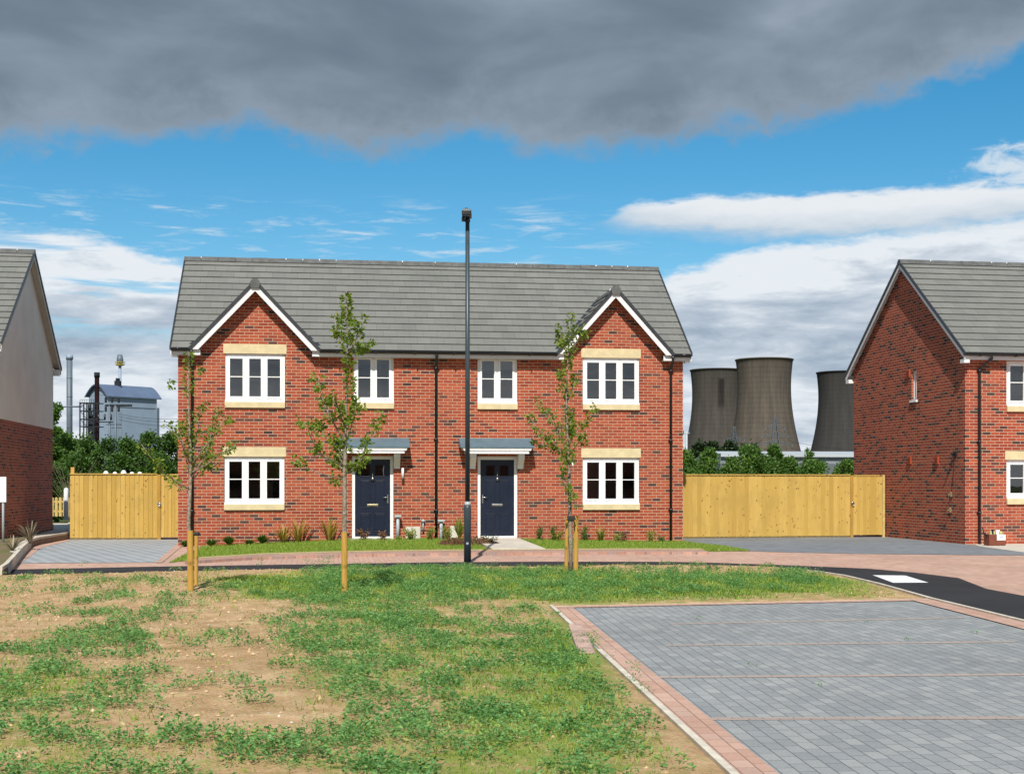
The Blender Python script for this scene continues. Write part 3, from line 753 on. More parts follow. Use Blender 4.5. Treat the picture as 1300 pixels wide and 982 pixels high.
def house_shell(root,W,D,he,hr,front_holes,brick,ov=.27,og=.15,side_holes=(),dormers=(),left_gable=True,z_split=None,tile_ph=0):
    """front wall at y=0, back wall at y=D. he: roof plane height at y=-ov, hr: ridge height"""
    dh=D/2; tanp=(hr-he)/(dh+ov); sp=math.atan(tanp); L=(dh+ov)/math.cos(sp)
    zw=he+ov*tanp-.06            # roof plane over wall line
    wt=he-.0
    m=MB(); holes_wall(m,'y',0,W,-.12,wt,front_holes)
    for ac,hw,zf,zr in dormers:
        s=(zr-zf)/hw; w0=(zr-.10-wt)/s
        m.poly([(ac-w0,0,wt),(ac+w0,0,wt),(ac,0,zr-.10)])
    holes_wall(m,'y',0,W,-.12,wt,[],fix=D,inward=-1)
    m2=m
    for gx,inn,hl in ((0,1,side_holes if left_gable else ()),(W,-1,() if left_gable else side_holes)):
        if z_split is None:
            holes_wall(m,'x',0,D,-.12,wt,list(hl),fix=gx,inward=inn)
            m.poly([(gx,0,wt),(gx,D,wt),(gx,D,zw),(gx,dh,hr-.06),(gx,0,zw)])
        else: holes_wall(m,'x',0,D,-.12,z_split,[],fix=gx,inward=inn)
    if z_split is not None:
        pass
    wall=m.build('wall',brick,root)
    # roof
    r=MB(); U=(1,0,0); V=(0,math.cos(sp),math.sin(sp)); Nn=(0,-math.sin(sp),math.cos(sp))
    def zv(v): return he+v*math.sin(sp)
    def dist(v,dm):
        ac,hw,zf,zr=dm; s=(zr-zf)/hw; return max(0.0,(zr-zv(v))/s)
    cuts=sorted(dormers)
    edges=[('c',-og)]+[('d',dm) for dm in cuts]+[('c',W+og)]
    vr=max([ (dm[3]-he)/math.sin(sp) for dm in cuts],default=0)
    if cuts:
        n=int(math.ceil(L/.318)); g=L/n
        for i in range(len(edges)-1):
            a,b=edges[i],edges[i+1]
            lf=(lambda v,a=a:(a[1] if a[0]=='c' else a[1][0]+dist(v,a[1]))); rf=(lambda v,b=b:(b[1] if b[0]=='c' else b[1][0]-dist(v,b[1])))
            tiled(r,(0,-ov,he),U,V,Nn,lf,rf,L)
    else: tiled(r,(0,-ov,he),U,V,Nn,lambda v:-og,lambda v:W+og,L,ph=tile_ph)
    Vb=(0,-math.cos(sp),math.sin(sp)); Nb=(0,math.sin(sp),math.cos(sp))
    tiled(r,(0,D+ov,he),U,Vb,Nb,lambda v:-og,lambda v:W+og,L)
    roof=r.build('roof',M['tile'],root)
    fl=MB()
    for ya,yb,zo in ((.02,dh,zw+.02),(D-.02,dh,zw+.02)): fl.poly([(.0,ya,zo-.03),(W,ya,zo-.03),(W,yb,hr-.05),(.0,yb,hr-.05)])
    fl.build('underlay',M['rubber'],roof)
    # underside boarding of the overhangs
    for s0,s1 in ((-og,-.001),(W+.001,W+og)):
        sd=MB()
        for y0,y1,za,zb in ((-ov,dh,he-.03,hr-.03),(D+ov,dh,he-.03,hr-.03)):
            sd.poly([(s0,y0,za),(s1,y0,za),(s1,y1,zb),(s0,y1,zb)])
        sd.build('verge_soffit',M['fascia'] if z_split is None else M['cream'],roof)  # cream puts shade into the left house's white verge boarding
    # barge boards and dark verge caps
    for gx,s in ((-og,-1),(W+og,1)):
        b=MB(); c=MB()
        for y0,y1 in ((-ov,dh),(D+ov,dh)):
            b.beam((gx,y0,he-.155),(gx,y1,hr-.155),(-s,0,0),.022,(0,0,1),.13)
            c.beam((gx+s*.022,y0+(-.02 if y0<dh else .02),he-.045),(gx+s*.022,y1,hr-.045),(-s,0,0),.034,(0,0,1),.088)
        b.build('bargeboard',M['fascia'] if z_split is None else M['cream'],roof); c.build('verge_cap',M['verge'],roof)  # left house's white bargeboards get their shade as a cream colour
    ridge_run((-og-.02,dh,hr+.03),(W+og+.02,dh,hr+.03),(0,1,0),roof)
    for y,s in ((-ov,1),(D+ov,-1)):
        pass
    return wall,roof,dict(tanp=tanp,sp=sp,L=L,dh=dh,zw=zw,wt=wt)

def eaves(root,roof,x0,x1,ov,he,zf=.13,back=None,boxend=False):
    m=MB(); m.box((x0,-ov+.055,he-.155),(x1,-ov+.077,he-.015)); m.box((x0,-ov+.0775,he-.150),(x1,-.002,he-.138))
    m.build('fascia',M['fascia'],roof)
    gutter(roof,x0-.03,x1+.03,-ov-.012,he-.012)

# ============ main semi-detached house
MW,MD,MHE,MHR=12.50,6.54,4.735,7.42
root=empty('brick_house',(HX,HYY,0),TH)
tag(root,'red brick pair of homes with two white trimmed gables and two navy doors','house')
def wrect(x0,x1,yt,yb):
    xm=(x0+x1)/2
    a0,_=LM(x0,0,.05); a1,_=LM(x1,0,.05); zt=LM(xm,yt)[1]; zb=LM(xm,yb)[1]; return a0,a1,zb,zt
wins=[(wrect(285.8,361.7,449,509.4),3,12.4),(wrect(448.7,499.9,450.3,510.6),2,0),(wrect(605.9,656.3,452.3,511.6),2,0),(wrect(739.4,811,454.3,512.4),3,12.5),
      (wrect(284.9,361.0,579.5,639),3,12.5),(wrect(739.4,811,580.8,639),3,12.5)]
d1=wrect(446.7,499.2,578.8,683.6); d2=wrect(606,656.5,579.4,682.8)
holes=[w[0] for w in wins]+[d1,d2]
gl=LM(324.6,362); gr_=LM(778.8,370.5)
dor=[(gl[0],1.52,MHE-.01,gl[1]+.03),(gr_[0],1.46,MHE-.01,gr_[1]+.03)]
wall,roof,info=house_shell(root,MW,MD,MHE,MHR,holes,M['brick'],dormers=dor)
for w,n,l in wins: window(root,*w,n,lintel=.235 if l else 0)
door(root,*d1,handle_right=True); door(root,*d2,handle_right=False)
OV=.27
# dormer roofs
for ac,hw,zf,zr in dor:
    s=(zr-zf)/hw; tp=info['tanp']; fo=-.29
    r=MB(); sl=math.hypot(hw,zr-zf)
    for sg in (-1,1):
        O=(ac+sg*hw,0,zf); V=Vector((-sg*hw,0,zr-zf)).normalized(); U=Vector((0,1,0)); Nn=Vector((sg*(zr-zf),0,hw)).normalized()
        yv=lambda v,V=V: (zf+v*V.z-MHE)/tp-OV
        tiled(r,O,U,V,Nn,lambda v:fo,lambda v,yv=yv:max(fo,yv(v)+.02),sl,g=.30)
    dr=r.build('dormer_roof',M['tile'],root)
    sf=MB()
    for sg in (-1,1): sf.poly([(ac+sg*hw,fo,zf-.03),(ac,fo,zr-.03),(ac,-.002,zr-.03),(ac+sg*hw,-.002,zf-.03)])
    sf.build('dormer_soffit',M['fascia'],dr)
    b=MB(); c=MB()
    for sg in (-1,1):
        zc_=MHE-.025; zt_b=zr-.03; bw_=.175
        q=[(ac,zt_b),(ac+sg*(zt_b-zc_-.0)/s,zc_),(ac+sg*(zt_b-bw_-zc_)/s,zc_),(ac,zt_b-bw_)]
        Fq=[(x_,fo,z_) for x_,z_ in q]; Bq_=[(x_,fo+.022,z_) for x_,z_ in q]; b.poly(Fq); b.poly(Bq_[::-1])
        for k_ in range(4): b.poly([Fq[k_],Bq_[k_],Bq_[(k_+1)%4],Fq[(k_+1)%4]])
        p0=Vector((ac+sg*(hw+.05),fo-.03,zf-.045-.03*s)); p1=Vector((ac,fo-.03,zr-.045+.02*s))
        c.beam(p0,p1,(0,1,0),.10,(0,0,1),.105)
    b.build('bargeboard',M['fascia'],dr); c.build('verge_cap',M['verge'],dr)
    e=MB(); ap=zr+.015; pts=[(-.095,-.15),(-.125,-.03),(-.06,.075),(.06,.075),(.125,-.03),(.095,-.15)]
    Fp=[(ac+x,fo-.055,ap+z) for x,z in pts]; Bp=[(ac+x,fo-.005,ap+z) for x,z in pts]
    e.poly(Fp); e.poly(Bp[::-1])
    for k in range(6): e.poly([Fp[k],Bp[k],Bp[(k+1)%6],Fp[(k+1)%6]])
    e.build('ridge_end_cap',M['ridge'],dr)
    yb=(zr-MHE)/tp-OV
    ridge_run((ac,fo,zr+.02),(ac,yb-.02,zr+.02),(1,0,0),dr,r=.105)
    # lead valley strips
    v=MB()
    for sg in (-1,1):
        for o_,w_ in ((0,.11),):
            a=Vector((ac+sg*(hw+.03),-OV+.02,MHE+.030)); t=Vector((ac,yb,zr+.030)); sd=Vector((sg,0,0))
            v.poly([a,a+sd*w_,t+sd*w_*.6,t])
    v.build('valley_flashing',M['verge'],dr)
segs=[(-.13,dor[0][0]-dor[0][1]-.02),(dor[0][0]+dor[0][1]+.02,dor[1][0]-dor[1][1]-.02),(dor[1][0]+dor[1][1]+.02,MW+.13)]
segs_f=[(-.13,dor[0][0]-dor[0][1]+.22),(dor[0][0]+dor[0][1]-.16,dor[1][0]-dor[1][1]+.16),(dor[1][0]+dor[1][1]-.22,MW+.13)]
for (x0,x1),(f0,f1) in zip(segs,segs_f):
    m=MB(); m.box((f0,-OV+.055,MHE-.155),(f1,-OV+.077,MHE-.022)); m.box((f0,-OV+.0775,MHE-.150),(f1,-.002,MHE-.138)); m.build('fascia',M['fascia'],roof)
    gutter(roof,x0,x1,-OV-.012,MHE-.015)
for px,xt in ((243.8,None),(553.6,None),(851.6,None)):
    a=LM(px,500,-.05)[0]; downpipe(root,a,-OV-.01,MHE-.03,.0,zneck=.32)
for (px0,px1,b0,b1,yt,ym,yb,ybr) in ((425.7,520.5,436.7,504.4,555.8,566.3,575.0,594.6),(584.5,678.5,601,662.2,556.2,566.8,575.6,594.9)):
    P_=.42; a0,a1=LM(px0,0,-P_)[0],LM(px1,0,-P_)[0]
    xm=(px0+px1)/2; zt=LM(xm,yt)[1]; zm=LM(xm,ym,-P_)[1]; zb=LM(xm,yb,-P_)[1]+.035; zbr=LM(xm,ybr,-.1)[1]
    canopy(root,a0,a1,zt,zm,zb,P_,zbr,(LM(b0,0,-.3)[0],LM(b1,0,-.3)[0]))
# small fittings on the wall
a,z=LM(511,600.5); m=MB(); m.tube([(a,-.09,z-.13),(a,-.09,z+.13)],.032,12); m.box((a-.03,-.09,z-.03),(a+.03,-.003,z+.03)); wl=m.build('wall_lamp',M['fascia'],root)
m=MB(); m.tube([(a,-.09,z-.16),(a,-.09,z-.13)],.035,12); m.build('lamp_base',M['black'],wl)
for px,yt,yb in ((505.0,653.5,683.5),(560.0,659.2,686)):
    a,zt=LM(px,yt,-.15); _,zb=LM(px,yb+3,-.15)
    m=MB(); m.tube([(a,-.16,zb),(a,-.16,zt-.04)],.042,12); o=m.build('vent_pipe',M['greyp'],root)
    m=MB(); m.box((a-.085,-.24,zt-.055),(a+.085,-.08,zt)); m.build('cowl',M['greyp'],o,bevel=.01)
for x0,x1,y0,y1 in ((514.5,533.5,668.5,684.5),(571,583,667.5,686)):
    a0,zt=LM(x0,y0); a1,zb=LM(x1,y1); m=MB(); m.box((a0,-.07,zb-.05),(a1,-.003,zt)); o=m.build('meter_box',M['cream'],root,bevel=.01)
    m=MB(); m.box((a0+.03,-.078,zb),(a1-.03,-.0715,zt-.03)); m.build('meter_door',M['cream'],o)
a,z=LM(537,661); m=MB(); m.tube([(a,-.05,z-.25),(a,-.05,z)],.02,8); m.lathe([(0,.05),(.045,.03),(.05,-.02),(0,-.03)],(a,-.05,z),10); m.build('overflow_pipe',M['greyp'],root)
# white movement-joint reveal at the left corner and threshold slab at the left door
m=MB(); a0=d1[0]-.05; m.box((a0,-.30,-.02),(d1[1]+.05,-.004,d1[2]-.005)); m.build('doorstep',M['concrete'],root)

# ============ right hand house
RT_=R(9.0); RX,RY=(1225.5-650)/F*33.9,33.9
root2=empty('brick_house',(RX,RY,0),RT_)
tag(root2,'dark red brick house at the right edge with its gable end facing the timber fence','house')
c2,s2=math.cos(RT_),math.sin(RT_)
def L2(px,py,b=0.0):
    t=(px-650)/F; a=(t*(RY+b*c2)-RX+b*s2)/(c2-t*s2); Z=RY+a*s2+b*c2; return a,CZ-(py-HY)*Z/F
def S2(px,py):      # point on the left gable plane a=0 -> (b,z)
    t=(px-650)/F; b=(RX-t*RY)/(t*c2+s2); Z=RY+b*c2; return b,CZ-(py-HY)*Z/F
def w2(x0,x1,yt,yb):
    a0=L2(x0,0,.05)[0]; a1=L2(x1,0,.05)[0]; return a0,a1,L2(x0,yb)[1],L2(x0,yt)[1]
wa=w2(1276.5,1352,458,514.5); wb=w2(1276.5,1352,583.5,632)
hb0,hz1=S2(1164.0,470.5); hb1,hz0=S2(1157.5,508)
RD=6.85; RHE,RHR=4.70,7.50
wall2,roof2,inf2=house_shell(root2,9.0,RD,RHE,RHR,[wa,wb],M['brick2'],side_holes=[(hb0,hb1,hz0,hz1)],ov=.25)
window(root2,*wa,3); window(root2,*wb,3,lintel=.22)
eaves(root2,roof2,-.13,9.13,.25,RHE)
# small side window
m=MB(); fx=.05
for (y0,y1,z0,z1) in ((hb0,hb1,hz0,hz0+.05),(hb0,hb1,hz1-.05,hz1),(hb0,hb0+.05,hz0+.05,hz1-.05),(hb1-.05,hb1,hz0+.05,hz1-.05)): m.box((fx,y0,z0),(fx+.06,y1,z1))
wn=m.build('window',M['upvc'],root2)
m=MB(); m.poly([(fx+.03,hb0+.04,hz0+.04),(fx+.03,hb1-.04,hz0+.04),(fx+.03,hb1-.04,hz1-.04),(fx+.03,hb0+.04,hz1-.04)]); m.build('pane',M['glass'],wn)
m=MB(); m.box((-.05,hb0-.04,hz0-.06),(.10,hb1+.04,hz0-.003)); m.build('sill',M['white'],wn)
for px,py in ((1154,474),(1155.5,584),(1190,584)):
    b,z=S2(px,py); m=MB(); m.box((-.035,b-.09,z-.10),(-.003,b+.09,z+.10)); 
    for k in range(4): m.box((-.05,b-.08,z-.085+k*.048),(-.036,b+.08,z-.065+k*.048))
    m.build('air_vent',M['vent'],root2)
b,z=S2(1213,577); m=MB(); m.box((-.06,b-.07,z-.05),(-.003,b+.07,z+.05)); m.tube([(-.05,b,z),(-.16,b-.10,z+.02)],.03,8); m.build('security_light',M['black'],root2)
m=MB(); m.tube([(-.012,b,z-.05),(-.012,b+.1,z-.5),(-.012,b+.22,z-1.1)],.006,6); m.build('cable',M['black'],root2)
for px,py in ((1209,627),(1208,647)):
    b,z=S2(px,py); m=MB(); m.box((-.03,b-.05,z-.06),(-.003,b+.05,z+.06)); m.tube([(-.02,b,z),(-.09,b,z),(-.10,b,z-.07)],.012,8); m.tube([(-.09,b-.05,z+.02),(-.09,b+.05,z+.02)],.008,6); m.build('outside_tap',M['chrome'],root2)
a=L2(1243.5,0,-.05)[0]; downpipe(root2,a,-.255,RHE-.03,.0,x_top=a+.22,zneck=.34)

# ============ left hand house (rendered upper storey)
LT=R(8.2); cL,sL=math.cos(LT),math.sin(LT); LZ=.12
LFX,LFY=(-6.0-650)/F*33.0,33.0            # its right front corner
LW=9.0
root3=empty('rendered_house',(LFX-LW*cL,LFY-LW*sL,LZ),LT)
tag(root3,'house at the left edge with cream rendered gable above dark brick','house')
LD=7.3; LHE,LHR=4.74,7.55; ZS=CZ+(HY-530)*33.0/F-LZ
wall3,roof3,inf3=house_shell(root3,LW,LD,LHE,LHR,[],M['brick3'],z_split=ZS,ov=.25,og=.20)
# rendered upper walls, 15 mm proud
m=MB(); e=.016; zw3=LHE+.25*inf3['tanp']-.06
for gx,s in ((0,-1),(LW,1)):
    X_=gx+s*e; m.poly([(X_,-e,ZS),(X_,LD+e,ZS),(X_,LD+e,zw3),(X_,LD/2,LHR-.06),(X_,-e,zw3)])
    m.poly([(gx,-e,ZS),(X_,-e,ZS),(X_,LD+e,ZS),(gx,LD+e,ZS)])
m.poly([(-e,-e,ZS),(LW+e,-e,ZS),(LW+e,-e,zw3-.1),(-e,-e,zw3-.1)]); m.poly([(-e,LD+e,ZS),(LW+e,LD+e,ZS),(LW+e,LD+e,zw3-.1),(-e,LD+e,zw3-.1)])
m.build('rendered_wall',M['render'],root3)
eaves(root3,roof3,-.13,LW+.13,.25,LHE)
for a_,b_ in (((LW-.16,LD+.017,LHE-.20),(LW+.18,LD+.24,LHE-.03)),((LW-.16,-.24,LHE-.20),(LW+.18,-.02,LHE-.156))):
    m=MB(); m.box(a_,b_); m.build('eaves_box',M['fascia'],roof3)
# eaves boxes at gable feet
for a_,b_ in (((MW+.002,-.20,MHE-.20),(MW+.13,-.02,MHE-.158)),((-.13,-.20,MHE-.20),(-.002,-.02,MHE-.158))):
    m=MB(); m.box(a_,b_); m.build('eaves_box',M['fascia'],roof)
for a_,b_ in (((-.15,-.23,RHE-.24),(-.002,-.02,RHE-.158)),((-.15,RD+.02,RHE-.24),(-.002,RD+.24,RHE-.13))):
    m=MB(); m.box(a_,b_); m.build('eaves_box',M['fascia'],roof2)
# rooms behind the window glass: plaster partition, floors and ceilings
M['plaster']=plain('plaster',(.75,.72,.68),.9); M['flooring']=plain('flooring',(.16,.12,.09),.6)
def interior(rt,Wd,Dp,splits):
    m=MB()
    m.poly([(.02,3.3,0),(Wd-.02,3.3,0),(Wd-.02,3.3,4.62),(.02,3.3,4.62)])
    for x in splits: m.poly([(x,.12,0),(x,3.3,0),(x,3.3,4.62),(x,.12,4.62)])
    m.poly([(.02,.11,4.66),(Wd-.02,.11,4.66),(Wd-.02,3.3,4.66),(.02,3.3,4.66)]); m.poly([(.02,.11,2.36),(Wd-.02,.11,2.36),(Wd-.02,3.3,2.36),(.02,3.3,2.36)])
    o=m.build('inner_wall',M['plaster'],rt)
    m=MB()
    for z in (.02,2.56): m.poly([(.02,.11,z),(Wd-.02,.11,z),(Wd-.02,3.3,z),(.02,3.3,z)])
    m.build('inner_floor',M['flooring'],o)
interior(root,MW,MD,(3.25,MW/2,9.35)); interior(root2,9.0,RD,(3.3,))
# curtains in a few windows
def curtain(rt,wr,x0,x1,mt):
    m=MB(); a0,a1,z0,z1=wr; n_=12
    for i in range(n_):
        xa=a0+(a1-a0)*(x0+(x1-x0)*i/n_); xb=a0+(a1-a0)*(x0+(x1-x0)*(i+1)/n_); ya=.26+.025*(i%2); yb_=.26+.025*((i+1)%2)
        m.poly([(xa,ya,z0-.1),(xb,yb_,z0-.1),(xb,yb_,z1+.1),(xa,ya,z1+.1)])
    m.build('curtain',mt,rt)
curtain(root,wins[1][0],.62,.70,M['plaster']); curtain(root,wins[2][0],.02,.16,M['plaster']); 
# plain houses across the road, behind the photographer: the windows mirror them
for k,(hx,hy,lbl_) in enumerate(((9.0,-33.0,'brick house opposite, mirrored darkly in the left ground floor window'),(24.5,-35.0,'brick house opposite, mirrored behind the right navy door side windows'),(40.5,-37.0,'brick house opposite, mirrored darkly in the right ground floor window'))):
    e=empty('brick_house',(hx,hy,0),math.pi+R(6)); tag(e,lbl_,'house','houses across the road seen only as reflections')
    for o_ in (wall,roof):
        c_=o_.copy(); COL.objects.link(c_); c_.parent=e
# ------------------------------------------------------------------ timber fences with gates
def board_panel(m,A,B,z0,z1,bw,th=.018,i0=0,lap=True):
    A,B=Vector((*A,0)),Vector((*B,0)); d=(B-A); L=d.length; d.normalize(); nn=Vector((d.y,-d.x,0))   # towards the camera
    n=max(1,int(round(L/bw))); w=L/n
    for k in range(n):
        s0,s1=k*w,(k+1)*w; o0=random.uniform(0,.003)
        za=z0+random.uniform(0,.008); zb=z1-random.uniform(0,.006)
        f0=nn*(th*.35+o0) ; f1=nn*(th+o0)
        s1b=s1-.003
        p=[A+d*s0+f0,A+d*s1b+f1]
        bi=i0+k
        m.poly([p[0]+Vector((0,0,za)),p[1]+Vector((0,0,za)),p[1]+Vector((0,0,zb)),p[0]+Vector((0,0,zb))],uv=[(bi+.02,za),(bi+.98,za),(bi+.98,zb),(bi+.02,zb)])
        q=A+d*s1b
        m.poly([p[1]+Vector((0,0,za)),q+Vector((0,0,za)),q+Vector((0,0,zb)),p[1]+Vector((0,0,zb))],uv=[(bi+.98,za),(bi+.99,za),(bi+.99,zb),(bi+.98,zb)])
        m.poly([p[0]+Vector((0,0,zb)),p[1]+Vector((0,0,zb)),q+Vector((0,0,zb)),A+d*s0+Vector((0,0,zb))],uv=[(bi+.02,zb)]*4)
    Bq=B-nn*.03; Aq=A-nn*.03   # back face
    m.poly([Aq+Vector((0,0,z0)),Aq+Vector((0,0,z1)),Bq+Vector((0,0,z1)),Bq+Vector((0,0,z0))],uv=[(i0,z0),(i0,z1),(i0+.9,z1),(i0+.9,z0)])
def wbeam(m,p0,p1,side,w,up,h,ui=0):
    p0,p1,side,up=map(Vector,(p0,p1,side,up)); side=side.normalized()*w; up=up.normalized()*h; Lg=(p1-p0).length
    c=[p0,p0+side,p0+side+up,p0+up,p1,p1+side,p1+side+up,p1+up]
    for k,q in enumerate(((0,4,5,1),(1,5,6,2),(2,6,7,3),(3,7,4,0))):
        m.poly([c[i] for i in q],uv=[(ui+.1*k,0),(ui+.1*k,Lg),(ui+.1*k+.09,Lg),(ui+.1*k+.09,0)])
    for q in ((0,1,2,3),(4,7,6,5)): m.poly([c[i] for i in q],uv=[(ui,0),(ui+.3,0),(ui+.3,.1),(ui,.1)])
def fence(name,label,pA,pB,pG,zt,posts,gate_label,zb=.035,cap=True,gate_end=None):
    """pA..pG fence, pG..pB gate (plan points)"""
    root=empty('timber_fence',(0,0,0)); tag(root,label,'fence')
    m=MB(); board_panel(m,pA,pG,zb,zt,.125,i0=10); m.build('board_panel',M['wood'],root)
    A,Bv=Vector((*pA,0)),Vector((*pG,0)); d=(Bv-A).normalized(); nn=Vector((d.y,-d.x,0))
    m=MB(); wbeam(m,A+Vector((0,0,zt+.001))-nn*.045,Bv+Vector((0,0,zt+.001))-nn*.045,nn,.085,(0,0,1),.028,300); m.build('capping_rail',M['wood'],root)
    m=MB(); wbeam(m,A+Vector((0,0,.0))-nn*.02,Bv+Vector((0,0,0))-nn*.02,nn,.022,(0,0,1),.06,310); m.build('gravel_board',M['greypost'],root)
    for k,(s,h) in enumerate(posts):
        p=A+d*s; m=MB(); wbeam(m,p-nn*.10-d*.04+Vector((0,0,-.05)),p-nn*.10-d*.04+Vector((0,0,h)),d,.095,nn,.085,320+3*k); m.build('post',M['wood'],root)
    g=empty('timber_gate',(0,0,0)); tag(g,gate_label,'gate')
    m=MB(); G0=Bv+d*.10; G1=Vector((*pB,0))-d*.02
    board_panel(m,(G0.x,G0.y),(G1.x,G1.y),zb+.02,zt-.02,.095,i0=60); m.build('board_panel',M['wood'],g)
    m=MB(); wbeam(m,G0-nn*.03+Vector((0,0,zt-.015)),G1-nn*.03+Vector((0,0,zt-.015)),nn,.06,(0,0,1),.03,340)
    m.build('top_rail',M['wood'],g)
    m=MB(); wbeam(m,Bv+nn*.0+Vector((0,0,-.02)),Bv+nn*.0+Vector((0,0,zt+.0)),d,.09,nn,.03,350); m.build('gate_post',M['stake'],g)
    hd=MB(); c=Bv+d*.06+nn*.045+Vector((0,0,zt*.55))
    hd.tube([c-nn*.012,c+nn*.012],.045,12); 
    ring=[c+nn*.03+Vector((0,0,-.02))+(d*math.cos(t)+Vector((0,0,1))*math.sin(t))*.04 for t in np.linspace(0,2*math.pi,13)]
    hd.tube(ring,.008,6,caps=False); hd.build('latch',M['chrome'],g)
    return root,g
def pl(px,py): return G(px,py)
lA,lG,lB=pl(89,684.3),pl(200,684.3),pl(232,684.2)
fence('timber_fence','short honey coloured board fence left of the semi-detached house, taller post at its left end',lA,lB,lG,1.735,[(0.05,1.93),(1.3,1.7),(2.35,1.7)],'narrow timber gate with round latch at the left corner of the brick pair')
rA,rG,rB=pl(835,683.2),pl(1079,681.3),pl(1121,681.0)
fence('timber_fence','long honey coloured board fence right of the semi-detached house, below the cooling towers',rA,rB,rG,1.72,[(0.8,1.70),(2.6,1.70),(4.4,1.70)],'timber gate with round latch against the gable wall of the right house')
m=MB(); 
p=Vector((*rB,0)); m.box((p.x-.03,p.y-.06,-.05),(p.x+.04,p.y+.03,1.74)); m.build('gate_stop',M['palewood']); bpy.data.objects['gate_stop'].parent=[o for o in bpy.data.objects if o.name.startswith('timber_gate')][-1]

# tall timber post against the left house
pb=Vector((*G(47.5,672.5,.13),0)); h=.13+(672.5-592.5)*pb.y/F
m=MB(); m.box((pb.x-.07,pb.y-.07,.10),(pb.x+.05,pb.y+.05,h)); o=m.build('timber_post',M['greypost'],None,bevel=.006)
tag(o,'tall weathered timber post standing against the dark brick side of the rendered house','post')

# picket fence behind, left
Yk=47.0
pk_=empty('picket_fence',(at(78,658,Yk).x,Yk,0)); tag(pk_,'low pale yellow picket fence in the gap left of the tall board fence','fence')
x0=-20.0; x1=at(104,0,Yk).x; m=MB(); zt=CZ-(630.5-HY)/F*Yk; zb=CZ-(655-HY)/F*Yk
ox=pk_.location.x
x=at(50,0,Yk).x
while x<x1:
    w=.095; 
    m.poly([(x-ox,-.03,zb),(x+w-ox,-.03,zb),(x+w-ox,-.03,zt-.03),(x+w/2-ox,-.03,zt),(x-ox,-.03,zt-.03)]); m.box((x-ox,-.029,zb),(x+w-ox,-.012,zt-.03)); x+=.135
m.build('picket',M['palewood'],pk_)
for z in (zb+.14,zt-.20):
    m=MB(); m.box((at(50,0,Yk).x-ox,-.011,z),(x1-ox,.03,z+.07)); m.build('rail',M['palewood'],pk_)
# white round topped posts
pt=MB(); hh=1.0
pt.tube([(0,0,0),(0,0,.93),(0,0,.97),(0,0,1.0)],[.085,.085,.07,.03],12)
wp0=pt.build('white_post',M['white'])
p=at(84,659,44.0); wp0.location=(p.x,44.0,p.z-.02); wp0.scale=(.9,.9,(659-618)/F*44.0)
tag(wp0,'white round topped post standing before the picket fence','post')
labs=['white rounded post top showing furthest left above the short fence','low white rounded post top, second from the left above the short fence','tallest white rounded post top, in the middle of the five above the short fence','low white rounded post top, fourth from the left above the short fence','white rounded post top furthest right of the five above the short fence']
for k,(px,py) in enumerate(((134.5,597.5),(146,598.6),(157,596.5),(167.5,598.8),(177.5,598.6))):
    o=wp0.copy(); COL.objects.link(o); Yp=41.0; q=at(px,py,Yp); o.location=(q.x,Yp,-.1); o.scale=(1.15,1.15,q.z+.1)
    tag(o,labs[k],'post','white round topped posts behind the left fence')

# sign on a thin pole at the left edge
q=at(4,684,31.5); r_=empty('sign',(q.x,31.5,.1)); tag(r_,'blank white sign panel on a thin pole at the left edge','sign')
m=MB(); m.tube([(0,0,-.12),(0,0,1.5)],.028,10); m.build('pole',M['greyp'],r_)
zt=CZ-(605-HY)/F*31.5-.1; zb=CZ-(637-HY)/F*31.5-.1
m=MB(); m.box((-.085,-.045,zb),(.085,-.030,zt)); m.build('sign_panel',M['white'],r_)

# ------------------------------------------------------------------ street lamp
b=on_field(593.5,717); sc=b.y/F
lp=empty('street_lamp',tuple(b)); tag(lp,'tall dark grey street lamp column standing in front of the right hand navy door','street lamp')
zt=CZ-(281-HY)*sc-b.z; zk=CZ-(641-HY)*sc-b.z
m=MB(); m.tube([(0,0,-.1),(0,0,zk-.05),(0,0,zk)],[.070,.070,.066],20); m.build('base_section',M['lamp'],lp)
m=MB(); m.tube([(0,0,zk),(0,0,zk+.03),(0,0,zk+.07)],[.067,.060,.047],20); m.build('collar',M['greyp'],lp)
m=MB(); m.tube([(0,0,zk+.07),(0,0,zt)],[.046,.040],20); m.build('column',M['lamp'],lp)
m=MB(); m.box((-.02,-.0735,.40),(.02,-.066,.44)); m.build('door_lock',M['greyp'],lp)
m=MB(); m.tube([(0,0,zt-.02),(0,0,zt+.05)],.052,16); m.box((-.10,-.28,zt+.07),(.08,.12,zt+.17)); m.box((-.075,-.20,zt+.17),(.055,.08,zt+.205)); m.box((-.035,-.02,zt+.03),(.035,.06,zt+.09))
hd=m.build('lamp_head',M['lampdark'],lp,bevel=.015)
m=MB(); m.box((-.07,-.26,zt+.055),(.05,-.06,zt+.069)); m.build('lamp_glass',M['glass'],hd)
m=MB(); m.tube([(-.02,-.03,zt+.205),(-.02,-.03,zt+.25)],.028,10); m.build('photocell',M['lampdark'],hd)
m=MB(); m.box((-.11,-.10,zt-.01),(-.05,-.02,zt+.07)); m.box((.02,-.285,zt+.10),(.04,-.281,zt+.12)); m.build('bracket',M['lampdark'],hd)

